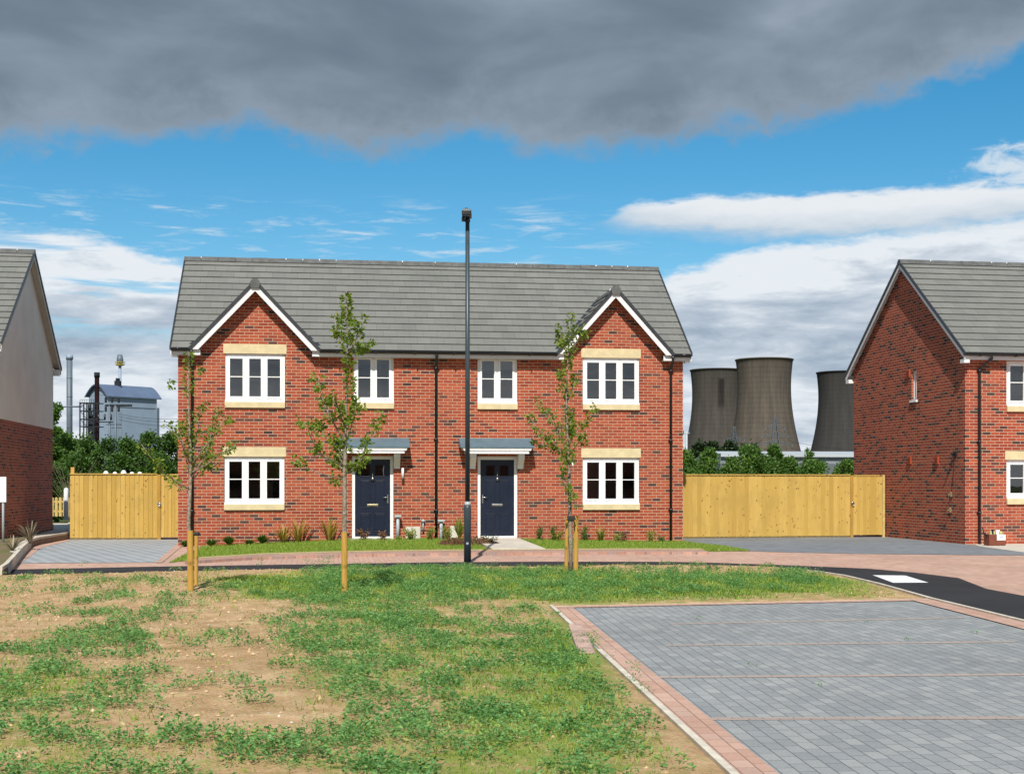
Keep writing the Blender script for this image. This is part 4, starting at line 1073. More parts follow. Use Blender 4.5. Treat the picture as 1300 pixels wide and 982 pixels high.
# ------------------------------------------------------------------ young street trees
def leaf_faces(pos,dirn,L,W,rg):
    """folded leaf: two quads sharing the midrib (kept as 2 separate quads)"""
    n=len(pos); d=dirn/np.linalg.norm(dirn,axis=1,keepdims=True)
    r=rg.normal(size=(n,3)); s=np.cross(d,r); s/=np.linalg.norm(s,axis=1,keepdims=True); nn=np.cross(s,d)
    L=L[:,None]; W=W[:,None]
    tip=pos+d*L-nn*L*.08; mid=pos+d*L*.45
    a=mid+s*W*.5+nn*W*.22; b=mid-s*W*.5+nn*W*.22
    q1=np.stack([pos,a,tip,mid],1); q2=np.stack([pos,mid,tip,b],1)
    return np.concatenate([q1,q2],0)
def young_tree(label,base,Yt,trunk,branches,leader,sprigs=(),seed=1,leaf=.085,lean=0):
    rg=np.random.default_rng(seed)
    root=empty('young_tree',tuple(base)); tag(root,label,'tree','young street trees staked in the soil')
    o=np.array(base)
    def W(px,py,dy=0): return np.array(at(px,py,Yt+dy))-o
    tm=MB(); pts=[W(x,y) for x,y,_ in trunk]; tm.tube([tuple(p) for p in pts],[r for _,_,r in trunk],8); 
    tr=tm.build('trunk',M['bark'],root)
    P=[];D=[];T=[]
    def along(pts,n,spread,up=.35):
        pts=np.array(pts); seg=np.linalg.norm(np.diff(pts,axis=0),axis=1); cs=np.r_[0,np.cumsum(seg)]
        t=rg.uniform(0,cs[-1],n); k=np.clip(np.searchsorted(cs,t)-1,0,len(seg)-1); f=((t-cs[k])/seg[k])[:,None]
        p=pts[k]*(1-f)+pts[k+1]*f; ax=(pts[k+1]-pts[k])/seg[k][:,None]
        rv=rg.normal(size=(n,3)); rv-=ax*(rv*ax).sum(1)[:,None]; rv/=np.linalg.norm(rv,axis=1)[:,None]+1e-9
        off=rg.uniform(.0,1,n)[:,None]**.7*spread
        # clumpy: modulate along the twig
        P.append(p+rv*off); D.append(rv*.9+ax*.5+np.array([0,0,-.35])+rg.normal(size=(n,3))*.3); T.append(rg.beta(2.2,2.2,n)*.9)
    for br in branches:
        px=br['p']; dy=br.get('dy',rg.uniform(-.5,.5)); nb=len(px); rad=br.get('r',.012)
        pts=[W(x,y,dy*i/(nb-1)) for i,(x,y) in enumerate(px)]
        b=MB(); b.tube([tuple(p) for p in pts],list(np.linspace(rad,.004,nb)),6); b.build('branch',M['bark'],root)
        f0=br.get('from',.25); sp=br.get('s',.085); dens=br.get('n',120)
        # fine polyline
        tt=np.linspace(f0,1,9); base_=np.linspace(0,1,nb); arr=np.array(pts)
        pl_=np.stack([np.interp(tt,base_,arr[:,k]) for k in range(3)],1)
        L=np.linalg.norm(pl_[-1]-pl_[0]); 
        # small side shoots
        ns=int(4+L*5)
        along(pl_,int(dens*L*.34)+4,sp*.66)
        for _ in range(ns):
            t=rg.uniform(0,1); p0=np.array([np.interp(t,np.linspace(0,1,9),pl_[:,k]) for k in range(3)])
            dv=rg.normal(size=3); dv[2]=abs(dv[2])*.6; dv/=np.linalg.norm(dv); p1=p0+dv*rg.uniform(.05,.17)
            along([p0,p1],int(dens*.09)+2,sp*.42)
    for (x0,y0,x1,y1,n,s) in leader: along([W(x0,y0),W((x0+x1)/2,(y0+y1)/2),W(x1,y1)],int(n*.72),s*.8)
    for (x,y,n,s) in sprigs:
        c=W(x,y,rg.uniform(-.3,.3)); 
        along([c+np.array([-s,0,s*.3]),c,c+np.array([s,0,-.3*s])],n,s*.8)
    P=np.concatenate(P);D=np.concatenate(D);T=np.concatenate(T); n=len(P)
    Q=leaf_faces(P,D,rg.uniform(.6,1.15,n)*leaf,rg.uniform(.45,.62,n)*leaf,rg)
    quads_obj('foliage',Q,M['leaf'],root,np.r_[T,T])
    return root,n
def stake(label,px,py_top,py_bot,w,tie=None):
    b=on_field(px,py_bot); h=(py_bot-py_top)/F*b.y+.02
    m=MB(); r=w/2; n=14
    ring=lambda z,k=1.0,dx=0: [(r*k*math.cos(2*math.pi*i/n)+dx,r*k*math.sin(2*math.pi*i/n),z) for i in range(n)]
    A,B=ring(-.15),ring(h)
    for i in range(n): m.poly([A[i],A[(i+1)%n],B[(i+1)%n],B[i]],uv=[(i*.06,0),((i+1)*.06,0),((i+1)*.06,h),(i*.06,h)],smooth=True)
    m.poly(B,uv=[(0,0)]*n)
    o=m.build('tree_stake',M['stake']); o.location=tuple(b); tag(o,label,'tree stake','round timber stakes beside the young trees'); o.rotation_euler=(R(random.uniform(-1,1)),R(random.uniform(-.8,.8)),random.uniform(0,6))
    return o,b,h
s1,b1,h1=stake('thick round stake nearest the camera beside the leftmost young tree',242,675,750,.082)
s1b,_,_=stake('thinner shaded stake just behind the leftmost young tree',249,676,742,.055)
s2,b2,h2=stake('single round stake in front of the middle young tree among tall weeds',437.5,677,756,.078)
s3,b3,h3=stake('right one of the two stakes holding the rightmost young tree',730.8,655.5,725.5,.080)
s3b,_,_=stake('slimmer left one of the two stakes holding the rightmost young tree',718.8,658,724,.062)
T1=b1+Vector((.02,.35,0)); T2=b2+Vector((.0,.16,0)); T3=on_field(724.7,726)
r1,n1=young_tree('leftmost young tree with feathery bronze green leaves at the left corner of the brick house',T1,T1.y,
 [(241.5,760,.032),(240.5,700,.030),(239.5,660,.027),(241.5,615,.024),(242.5,580,.018),(240,535,.014),(239.3,500,.010),(240,446,.004)],
 [dict(p=[(242,608),(262,575),(270,543),(281,513)],n=150,r=.012,dy=.2),dict(p=[(243,600),(262,590),(282,574),(300,566)],n=110,dy=-.3),
  dict(p=[(243,590),(258,570),(274,550),(286,530)],n=110,dy=-.1),dict(p=[(242,580),(248,560),(252,540),(255,520)],n=120,dy=.4),
  dict(p=[(241,600),(234,575),(229,550),(226,533)],n=120,dy=.1),dict(p=[(241,588),(231,562),(221,549),(207,539)],n=80,dy=-.3,**{'from':.5}),
  dict(p=[(242,622),(226,612),(205,598),(190,578),(179,563)],n=120,r=.011,dy=-.5),dict(p=[(242,628),(228,619),(217,613)],n=35,r=.007,dy=.2),
  dict(p=[(242,600),(255,592),(266,596),(276,588)],n=130,dy=.3),dict(p=[(242,612),(252,600),(262,580),(264,560)],n=130,dy=.5),dict(p=[(241,575),(238,560),(236,545)],n=110,dy=.2)],
 [(239,600,241,520,150,.07),(239.5,503,240,447,190,.075)],[(217.6,487,26,.07),(253,469,22,.05),(210.5,606,16,.05),(224,607,22,.06),(296,563,14,.05)],seed=11,leaf=.062)
r2,n2=young_tree('middle young tree, tallest of the three, in front of the left navy door',T2,T2.y,
 [(437.5,762,.034),(437,700,.031),(437.6,640,.029),(437.5,600,.026),(438,560,.021),(440,500,.015),(441,440,.010),(439.5,366,.004)],
 [dict(p=[(441,448),(434,436),(428,420),(424.5,402)],n=200,dy=.2),dict(p=[(441,450),(450,436),(456,422),(461,410)],n=200,dy=-.2),dict(p=[(441,452),(453,445),(461,441),(469,437)],n=190,dy=.3),
  dict(p=[(438,562),(424,538),(412,514),(405.5,490),(403.5,476)],n=190,r=.014,dy=.1),dict(p=[(437.5,540),(428,518),(421,504)],n=190,dy=-.3),
  dict(p=[(438.5,562),(446,542),(451,522),(452,514)],n=230,dy=-.1),dict(p=[(438,602),(452,594),(464,568),(474,546),(483,522)],n=170,r=.013,dy=.3,**{'from':.45}),
  dict(p=[(438,602),(450,594),(458,586),(462,576)],n=150,dy=-.2),dict(p=[(436.5,592),(408,577),(395,556),(386,534)],n=150,r=.012,dy=-.4),
  dict(p=[(436.5,590),(424,568),(410,550),(400,536)],n=120,dy=.4),dict(p=[(436.5,608),(401,599),(384,589),(368,585)],n=70,r=.008,dy=-.2,**{'from':.45}),
  dict(p=[(437,585),(430,570),(421,560)],n=190,dy=.1),dict(p=[(437,598),(428,588),(427,572)],n=190,dy=.3)],
 [(440,413,440,374,230,.062),(441,462,441,415,150,.075),(445,512,443,455,260,.07),(438,575,441,515,170,.09)],[(425.6,608,42,.075),(380,536,24,.07),(401.5,536,34,.06),(460,584,40,.08)],seed=22,leaf=.068)
r3,n3=young_tree('rightmost young tree between two stakes, in front of the right gable',T3,T3.y,
 [(724.7,735,.034),(724.5,690,.031),(723.6,650,.029),(722.5,600,.026),(721.5,573,.020),(719.5,530,.016),(719,498,.012),(721,455,.009),(723.8,396,.004)],
 [dict(p=[(722,455),(714,436),(710,418)],n=230,dy=.2),dict(p=[(722,455),(731,436),(740,419)],n=200,dy=-.2),
  dict(p=[(720,578),(702,562),(683,545),(669,523)],n=190,r=.013,dy=-.3),dict(p=[(720,572),(709,551),(699,529),(681,511)],n=170,dy=.3),
  dict(p=[(720,576),(698,568),(677,561)],n=120,dy=.1),dict(p=[(720,572),(728,550),(744,534),(758,515)],n=190,r=.013,dy=.2),
  dict(p=[(721,580),(733,563),(746,554)],n=150,dy=-.3),dict(p=[(722,596),(715,600),(718.6,615),(726,632),(734.8,644)],n=150,r=.010,dy=-.15,**{'from':.1}),
  dict(p=[(719.5,512),(725,498),(731,478)],n=210,dy=.2),dict(p=[(719,498),(714,484),(712,472)],n=150,dy=-.2),dict(p=[(720,560),(723,540),(727,528)],n=200,dy=.4)],
 [(723,443,724,397,200,.062),(720,470,722,445,110,.08),(720.5,590,720,515,300,.11)],[(721,577,60,.12),(716,592,24,.06),(711,493,20,.06)],seed=33,leaf=.067)
# rubber ties
def tie(label,px,py,Yt,w,h):
    q=at(px,py,Yt); m=MB(); m.box((-w/2,-.045,-h/2),(w/2,.045,h/2)); o=m.build('tree_tie',M['rubber'],None,bevel=.012); o.location=tuple(q)
    return tag(o,label,'tree tie','black ties between stakes and young trees')
tie('black rubber tie block joining the rightmost young tree to its two stakes',725,657.5,T3.y-.0,.12,.075)
tie('black strap tie at the top of the leftmost stake',245.5,677.5,T1.y-.18,.16,.045)
tie('black strap tie where the single stake meets the middle young tree',438.5,678,T2.y-.09,.10,.035)
q=at(726.6,591,T3.y-.04); m=MB(); m.poly([(-.012,0,.05),(.008,0,.055),(.026,-.01,-.03),(.03,.0,-.05),(.016,-.004,-.05)]); m.poly([(-.012,.004,.05),(.016,.0,-.05),(.03,.004,-.05),(.026,-.006,-.03),(.008,.004,.055)]); o=m.build('plant_label',M['white']); o.location=tuple(q)
tag(o,'small white tag tied to the trunk of the rightmost young tree','tag')

# ------------------------------------------------------------------ ground cover of the field (uncountable)
def pick(n,x0,x1,y0,y1,dens,rg,power=1.0):
    x=rg.uniform(x0,x1,n); y=rg.uniform(y0,y1,n)
    k=(np.abs(x)<y*.40+.6)&inside(x,y,field_poly); x,y=x[k],y[k]
    dd=np.minimum(seg_dist(x,y,road_near[:iTR+1]),seg_dist(x,y,park_edge)); k=dd>.22; x,y=x[k],y[k]
    d=dens(x,y); k=rg.random(len(x))<d; return x[k],y[k]
rg=np.random.default_rng(5)
# broad-leaved weeds
def wd(x,y):
    d=weed_density(x,y); f=fbm(x,y,.75,21,4); f2=fbm(x,y,.28,41,2)
    return np.clip((.22+.95*d)*ss(f,.62-.50*d,.84-.50*d)*(.05+.95*ss(f2,.45,.60)),0,1)
wx,wy=pick(90000,-11,8,5.5,24.6,wd,rg)
kk=rg.random(len(wx))<.55; wx,wy=wx[kk],wy[kk]
ex=[(-1e9,0)]
wz=field_h(wx,wy); nW=len(wx); wdr=np.minimum(seg_dist(wx,wy,road_near[:iTR+1]),1.1)
P=[];D=[];T=[];S=[]
for k in range(nW):
    sz=rg.uniform(.4,1.2)*min(1,.45+.55*float(wdr[k])/1.1); nl=int(30*sz)+8; hgt=.10*sz; rr_=.085*sz
    az=rg.uniform(0,2*math.pi,nl); rad=rg.uniform(.1,1,nl)**.6*rr_; hh=hgt*(1-(rad/rr_)**2*.75)*rg.uniform(.45,1.05,nl)
    p=np.stack([wx[k]+rad*np.cos(az),wy[k]+rad*np.sin(az),wz[k]+hh],1)
    P.append(p); D.append(np.stack([np.cos(az),np.sin(az),rg.uniform(-.25,.7,nl)],1)); T.append(np.clip(rg.normal(.45,.2,nl)+rg.normal(0,.14),0,1)); S.append(np.full(nl,sz))
def tall_weed(px,py,h,n,spread=.12):
    b=on_field(px,py); nst=max(2,n//30)
    for s in range(nst):
        dx_,dy_=rg.normal(0,spread*.55,2); H_=h*rg.uniform(.6,1.0); m_=n//nst
        t=rg.uniform(.05,1,m_); az=rg.uniform(0,6.28,m_); rad=rg.uniform(.02,.075,m_)*(1.15-t*.7)
        P.append(np.stack([b.x+dx_*(.6+t*.6)+rad*np.cos(az),b.y+dy_*(.6+t*.6)+rad*np.sin(az),b.z+t*H_],1)); D.append(np.stack([np.cos(az),np.sin(az),rg.uniform(.0,.9,m_)],1)); T.append(np.clip(rg.normal(.5,.18,m_),0,1)); S.append(np.full(m_,1.1))
for a in ((415,752,.38,520,.22),(426,754,.36,260,.15),(400,750,.22,160,.2),(448,757,.26,260,.22),(465,756,.22,260,.25),(380,748,.14,120,.25),(330,722,.24,60,.05),(400,722,.22,90,.12),(413,722,.26,50,.03),(420,722,.25,50,.03),(105,722,.20,50,.04),(165,742,.10,60,.1),(160,760,.1,60,.1),
          (1012,733,.20,230,.25),(1000,736,.14,120,.2),(940,735,.16,200,.3),(915,740,.10,120,.3),(885,735,.15,220,.35),(690,745,.12,160,.4),(735,748,.12,200,.35),(700,780,.06,60,.2),(745,757,.1,120,.3),(965,738,.08,90,.2)): tall_weed(*a)
def at_park0(): pass
def at_park(px,py,h,n,sp):   # weeds in the gap of the bay kerb
    global b_
    x,y=G(px,py,.0); m_=n; t=rg.uniform(.05,1,m_); az=rg.uniform(0,6.28,m_); rad=rg.uniform(.01,.05,m_)
    u=rg.normal(0,sp,m_); P.append(np.stack([x+u*.5+rad*np.cos(az),y+u+rad*np.sin(az),t*h],1)); D.append(np.stack([np.cos(az),np.sin(az),rg.uniform(0,1,m_)],1)); T.append(rg.beta(2,2,m_)); S.append(np.full(m_,.8))
for a in ((747,815,.10,120,.10),(752,820,.07,90,.12),(803,866,.17,36,.02),(807,870,.14,36,.02),(776,838,.12,12,.01),(820,880,.09,30,.04),(884,787,.05,16,.02),(1150,812,.02,8,.02),(958,845,.02,10,.03),(1040,870,.02,10,.02),(1238,805,.04,12,.03),(1100,790,.02,8,.02)): at_park(*a)
P=np.concatenate(P);D=np.concatenate(D);T=np.concatenate(T);S=np.concatenate(S); n=len(P)
near=np.clip(P[:,1]/12,.6,1.3)
Q=leaf_faces(P,D,rg.uniform(.018,.034,n)*S,rg.uniform(.010,.018,n)*S,rg)
print('weeds',nW,'leaves',n)
tag(quads_obj('weeds',Q,M['weed'],None,np.r_[T,T]),'low blue green broad leaved weeds scattered over the bare soil','weeds',kind='stuff')
# grass blades
def gdn(x,y):
    d=grass_density(x,y); f=fbm(x,y,.6,61,4); return np.clip(d*ss(f,.62-.55*d,.85-.5*d)+.025,0,1)
gx,gy=pick(430000,-11,8.5,5.5,24.6,gdn,rg); 
kk=rg.random(len(gx))<np.clip(1.4-gy/30,.4,1); gx,gy=gx[kk],gy[kk]
def blades(x,y,z,h,w,rg,lean=.6):
    n=len(x); az=rg.uniform(0,2*math.pi,n); ln=rg.uniform(.1,lean,n)*h; a2=rg.uniform(0,2*math.pi,n)
    b=np.stack([x,y,z-.004],1); s=np.stack([np.cos(az),np.sin(az),0*az],1)*w[:,None]/2; t=b+np.stack([ln*np.cos(a2),ln*np.sin(a2),h],1)
    return np.stack([b-s,b+s,t],1)
gz=field_h(gx,gy); n=len(gx); print('grass',n)
Q=blades(gx,gy,gz,rg.uniform(.018,.06,n)*(.5+.5*ss(seg_dist(gx,gy,road_near[:iTR+1]),.2,1.2)),rg.uniform(.005,.011,n)*np.clip(gy/9,.8,2.2),rg,1.0)
dry=fbm(gx,gy,.9,77,3); T=np.clip(rg.beta(2,2.6,n)+(dry-.5)*.9,0,1)
tag(quads_obj('grass',Q,M['grass'],None,T,nv=3),'thin patchy grass growing through the bare soil','grass',kind='stuff')
# lawn blades
la_=rg.uniform(la[0]+.05,12.9,60000); t_=rg.uniform(0,1.0,60000)
bn_=np.interp(la_,la,lb); bt_=np.where(la_<0,bn_*(1-(la_-la[0])/(-la[0])),np.where(la_>12.5,bn_*(la_-12.5)/.75,0)); b_=bt_+(bn_-bt_)*t_
k=~((la_>pa0-.02)&(la_<pa1+.02)); la_,b_=la_[k],b_[k]; z_=lawn_z(la_,b_)
gx=HX+la_*cM-b_*sM; gy=HYY+la_*sM+b_*cM; n=len(gx)
Q=blades(gx,gy,z_,rg.uniform(.03,.065,n),rg.uniform(.010,.018,n),rg,.8); T=np.clip(rg.beta(2,2.6,n)*.9,0,1)
tag(quads_obj('lawn_grass',Q,M['grass'],None,T,nv=3),'short lawn grass on the strip in front of the brick house','grass',kind='stuff')
# pebbles and clods
def clods(n,name,smin,smax,mat,label,kind_seed):
    r2=np.random.default_rng(kind_seed); x,y=pick(n,-11,8,5.5,24.6,lambda x,y:1-.8*np.clip(grass_density(x,y)+weed_density(x,y)*.6-.15,0,1),r2); z=field_h(x,y); n=len(x)
    s=r2.uniform(0,1,n)**3*(smax-smin)+smin
    o=np.array([[1,0,0],[0,1,0],[-1,0,0],[0,-1,0],[0,0,.7],[0,0,-.5]],float)
    vv=o[None]*s[:,None,None]*r2.uniform(.55,1.3,(n,6,1)); a=r2.uniform(0,6.28,n); ca,sa=np.cos(a)[:,None],np.sin(a)[:,None]
    vx=vv[...,0]*ca-vv[...,1]*sa+x[:,None]; vy=vv[...,0]*sa+vv[...,1]*ca+y[:,None]; vz=vv[...,2]+z[:,None]+s[:,None]*.1
    vv=np.stack([vx,vy,vz],-1); F_=[(0,1,4),(1,2,4),(2,3,4),(3,0,4),(1,0,5),(2,1,5),(3,2,5),(0,3,5)]
    Q=np.concatenate([vv[:,f] for f in F_],0); tt=r2.random(n)
    tag(quads_obj(name,Q,mat,None,np.tile(tt,8),nv=3),label,'stones' if 'stone' in name else 'soil',kind='stuff')
def tonemat(name,cols):
    n=NT(name); a=n.new('ShaderNodeAttribute',attribute_name='tone').outputs['Fac']; return n.fin(n.ramp(a,[(i/(len(cols)-1),c) for i,c in enumerate(cols)]),.9,0,.15)
clods(26000,'soil_clods',.005,.026,tonemat('clods',((.33,.21,.11),(.46,.31,.175),(.58,.42,.25))),'loose crumbs and clods of dry brown soil',3)
clods(1500,'small_stones',.005,.020,tonemat('stones',((.35,.30,.25),(.55,.50,.43),(.68,.65,.60))),'small pale stones lying on the soil',4)

# broken kerb length lying beside the bay edge
p0=Vector((*G(731,797,.05),.05)); p1=Vector((*G(745,826,.04),.04)); m=MB(); d=p1-p0; L=d.length
m.box((0,-.075,-.05),(L,.075,.045)); 
blk=plain('old_kerb_stone',(.42,.29,.23),.9,var=.3,scale=9,bump=.5)
o=m.build('kerb_block',blk,None,bevel=.012); o.location=tuple(p0); o.rotation_euler=(0,R(2),math.atan2(d.y,d.x)); tag(o,'loose length of pinkish kerb lying askew at the edge of the parking bay','kerb stone')
# ------------------------------------------------------------------ garden plants in front of the houses
def plant(name,label,cat,loc,kind,h,w,mat,seed,group=None,n=None):
    r=np.random.default_rng(seed); P=[];D=[];T=[]
    if kind=='spiky':       # arching strap leaves
        n=n or 46; Q=[];tt=[]
        for k in range(n):
            a=r.uniform(0,6.28); le=r.uniform(.6,1.05)*h*1.15; out=r.uniform(.3,1.5)*w*.5; sg=6; wd_=r.uniform(.010,.017); tn=r.random()
            s=np.array([-math.sin(a),math.cos(a),0])
            pt=[np.array([math.cos(a)*out*(t**1.25),math.sin(a)*out*(t**1.25),le*(t-.28*(out/(w*.5))*t**2.6)]) for t in np.linspace(0,1,sg)]
            for i in range(sg-1):
                w0=wd_*(1-(i/sg)**2)+.001; w1=wd_*(1-((i+1)/sg)**2)+.001
                Q.append([pt[i]-s*w0,pt[i]+s*w0,pt[i+1]+s*w1,pt[i+1]-s*w1]); tt.append(tn)
        o=quads_obj(name,np.array(Q),mat,None,tt)
    else:
        if kind=='ball':
            n=n or 420; v=r.normal(size=(n,3)); v/=np.linalg.norm(v,axis=1)[:,None]; rad=r.uniform(.1,1,n)[:,None]**.5
            p=v*rad*np.array([w/2,w/2,h/2])+np.array([0,0,h/2]); d=r.normal(size=(n,3))+v*.5+np.array([0,0,.5]); L=.035
        elif kind=='loose':
            n=n or 170; st=r.integers(3,7); p=[];d=[]
            for s in range(st):
                a=r.uniform(0,6.28); t=r.uniform(.03,1,n//st); q=np.stack([math.cos(a)*w*.42*t,math.sin(a)*w*.42*t,h*t**.85*r.uniform(.75,1)],1)+r.normal(0,.03,(n//st,3)); p.append(q); d.append(r.normal(size=(n//st,3))+[0,0,.4])
            p=np.concatenate(p); d=np.concatenate(d); L=.05
        elif kind=='mat':
            n=n or 1500; a=r.uniform(0,6.28,n); q=np.sqrt(r.uniform(0,1,n)); p=np.stack([np.cos(a)*q*w/2,np.sin(a)*q*w*.33,h*(1-q**2)*r.uniform(.4,1,n)],1); d=r.normal(size=(n,3))+[0,0,.3]; L=.045
        p[:,2]=np.maximum(p[:,2],.01); n=len(p)
        Q=leaf_faces(p,d,r.uniform(.7,1.2,n)*L,r.uniform(.4,.6,n)*L,r); T=r.beta(2,2,n); o=quads_obj(name,Q,mat,None,np.r_[T,T])
    o.location=loc; return tag(o,label,cat,group)
def gp(px,py,bb=-.3):
    a,_=LM(px,py,bb); z=float(lawn_z(a,bb)); return WM(a,bb,z-.01)
PL=[('low_shrub','small round green shrub half hidden by the leftmost stake','shrub',235,'spiky',.17,.24,'shrubg'),
 ('low_shrub','round clipped green shrub just right of the leftmost stake','shrub',268,'spiky',.19,.30,'shrubg'),
 ('low_shrub','round green shrub below the left end of the ground floor left window','shrub',290.5,'spiky',.26,.32,'shrubg'),
 ('low_shrub','flattest green shrub between two round ones below the left window','shrub',317,'spiky',.14,.26,'shrubg'),
 ('low_shrub','fine leaved green shrub below the middle of the left window','shrub',333.5,'spiky',.24,.34,'shrubg'),
 ('spiky_plant','orange green spiky plant, first of the two beside each other right of the left window','plant',359,'spiky',.46,.62,'bronze'),
 ('spiky_plant','taller orange green spiky plant beside the first one, right of the left window','plant',378,'spiky',.64,.70,'bronze'),
 ('spiky_plant','spiky orange plant standing alone left of the middle young tree','plant',418,'spiky',.66,.72,'bronze'),
 ('leafy_plant','reddish leafy plant before the left edge of the left navy door','plant',462,'loose',.26,.30,'redl'),
 ('leafy_plant','small reddish plant before the right edge of the left navy door','plant',486.5,'loose',.20,.20,'redl'),
 ('leafy_plant','low yellowish plant at the foot of the left vent pipe','plant',506,'mat',.12,.20,'yelg'),
 ('leafy_plant','variegated shrub in front of the cream meter box','plant',521,'loose',.30,.34,'yelg'),
 ('leafy_plant','variegated shrub left of the middle downpipe','plant',543,'loose',.32,.36,'yelg'),
 ('leafy_plant','green and cream shrub right of the right vent pipe','plant',567.5,'loose',.36,.30,'yelg'),
 ('leafy_plant','rounded dark green shrub right of the path to the right door','plant',683.5,'loose',.34,.24,'shrubg'),
 ('leafy_plant','thin green seedling left of the yellow leaved plant near the two stakes','plant',702.5,'loose',.40,.14,'shrubg'),
 ('leafy_plant','low yellow leaved plant just left of the two stakes','plant',708,'loose',.22,.32,'yelg'),
 ('leafy_plant','fresh green plant just right of the two stakes','plant',742.5,'loose',.36,.22,'shrubg'),
 ('grassy_plant','dense yellow green grassy tussock below the ground floor right window','plant',763,'spiky',.40,.36,'yelg'),
 ('leafy_plant','pale sparse plant right of the grassy tussock','plant',783,'loose',.22,.18,'yelg'),
 ('leafy_plant','thin reddish twiggy plant below the right end of the right window','plant',792,'loose',.24,.18,'redl'),
 ('leafy_plant','tall sparse pale green plant midway to the right downpipe','plant',826.5,'loose',.32,.24,'yelg'),
 ('leafy_plant','tiny green sprig left of the right downpipe','plant',839,'loose',.16,.10,'shrubg')]
for i,(nm,lab,cat,px,kd,h,w,mt) in enumerate(PL):
    plant(nm,lab,cat,gp(px,690),kd,h,w,M[mt],100+i,'plants in the bed along the brick house',n={'ball':1500,'loose':int(150+500*h*w*4),'mat':160,'spiky':(230 if nm=='low_shrub' else 44)}[kd])
plant('grassy_plant','upright grassy plant with greenish blades just left of the street lamp','plant',gp(583,690,-.7),'spiky',.62,.34,M['yelg'],140,n=90)
plant('creeping_shrub','flat brown leaved creeping shrub left of the path to the right door','shrub',gp(606,690,-1.9),'mat',.20,1.15,M['redl'],141)
plant('creeping_shrub','flat brownish creeping shrub to the left of the street lamp foot','shrub',gp(576,694,-1.9),'mat',.18,.8,M['redl'],142)
plant('leafy_plant','green tuft beside the edge of the path to the right door','plant',gp(621,690,-1.7),'loose',.22,.5,M['shrubg'],143,n=260)
q=G(38,690,.15); plant('dry_shrub','dry grassy shrub on the terrace left of the drive','shrub',(q[0]-.1,q[1]+.3,.14),'spiky',.55,.7,M['twig'],150,n=36)
q=G(22,700,.15); plant('dry_shrub','lower dry plant at the left end of the terrace kerb','shrub',(q[0]-.2,q[1]+.3,.14),'spiky',.34,.6,M['twig'],151,n=26)

# crate with odds and ends by the right house
q=at(1263,690,33.2); q=Vector((q.x,q.y,.0)); cr=empty('cardboard_box',(q.x,q.y,0),RT_); tag(cr,'open brown box with bits sticking out beside the downpipe of the right house','box')
m=MB(); w_,d_,h_=.43,.26,.27; t=.012
m.box((-w_/2,-d_/2,.005),(w_/2,d_/2,.02)); m.box((-w_/2,-d_/2,.02),(w_/2,-d_/2+t,h_)); m.box((-w_/2,d_/2-t,.02),(w_/2,d_/2,h_)); m.box((-w_/2,-d_/2+t,.02),(-w_/2+t,d_/2-t,h_)); m.box((w_/2-t,-d_/2+t,.02),(w_/2,d_/2-t,h_)); m.build('box_body',M['card'],cr)
m=MB(); m.box((-.02,-d_/2-.006,.13),(w_/2-.01,-d_/2-.001,.27)); lab=m.build('label_sheet',M['white'],cr)
m=MB(); 
for k in range(4): m.box((.05+k*.025,-d_/2-.008,.205),(.068+k*.025,-d_/2-.0065,.225))
m.build('print_mark',M['blueink'],lab)
m=MB(); m.tube([(-w_/2+.02,0,.2),(-w_/2-.08,-.02,.30),(-w_/2-.11,0,.44)],.014,8); cc=m.build('cable_end',M['gantry']); cc.location=(q.x,q.y,0); cc.rotation_euler=(0,0,RT_); tag(cc,'dark bent cable rising over the left rim of the brown box','cable')
for k,(x,y,ax,ay,hh,mt,lb) in enumerate(((-.10,0,.12,.08,.36,'yelp','yellow packet standing in the left half of the brown box'),(.06,.03,.10,.07,.38,'white','white packet standing in the middle of the brown box'),(.15,.02,.07,.07,.35,'yelp','yellow carton at the right end of the brown box'),(-.02,.05,.05,.05,.40,'gantry','dark bottle shape between the packets in the brown box'))):
    if 'yelp' not in M: M['yelp']=plain('yellowish_packet',(.55,.52,.22),.5)
    m=MB(); m.box((-ax/2,-ay/2,0),(ax/2,ay/2,hh-.03)); o=m.build('packet',M[mt],None,bevel=.01); o.location=(q.x+x,q.y+y,.022); o.rotation_euler=(R(4*(k-1)),R(9-6*k),RT_); tag(o,lb,'packet')

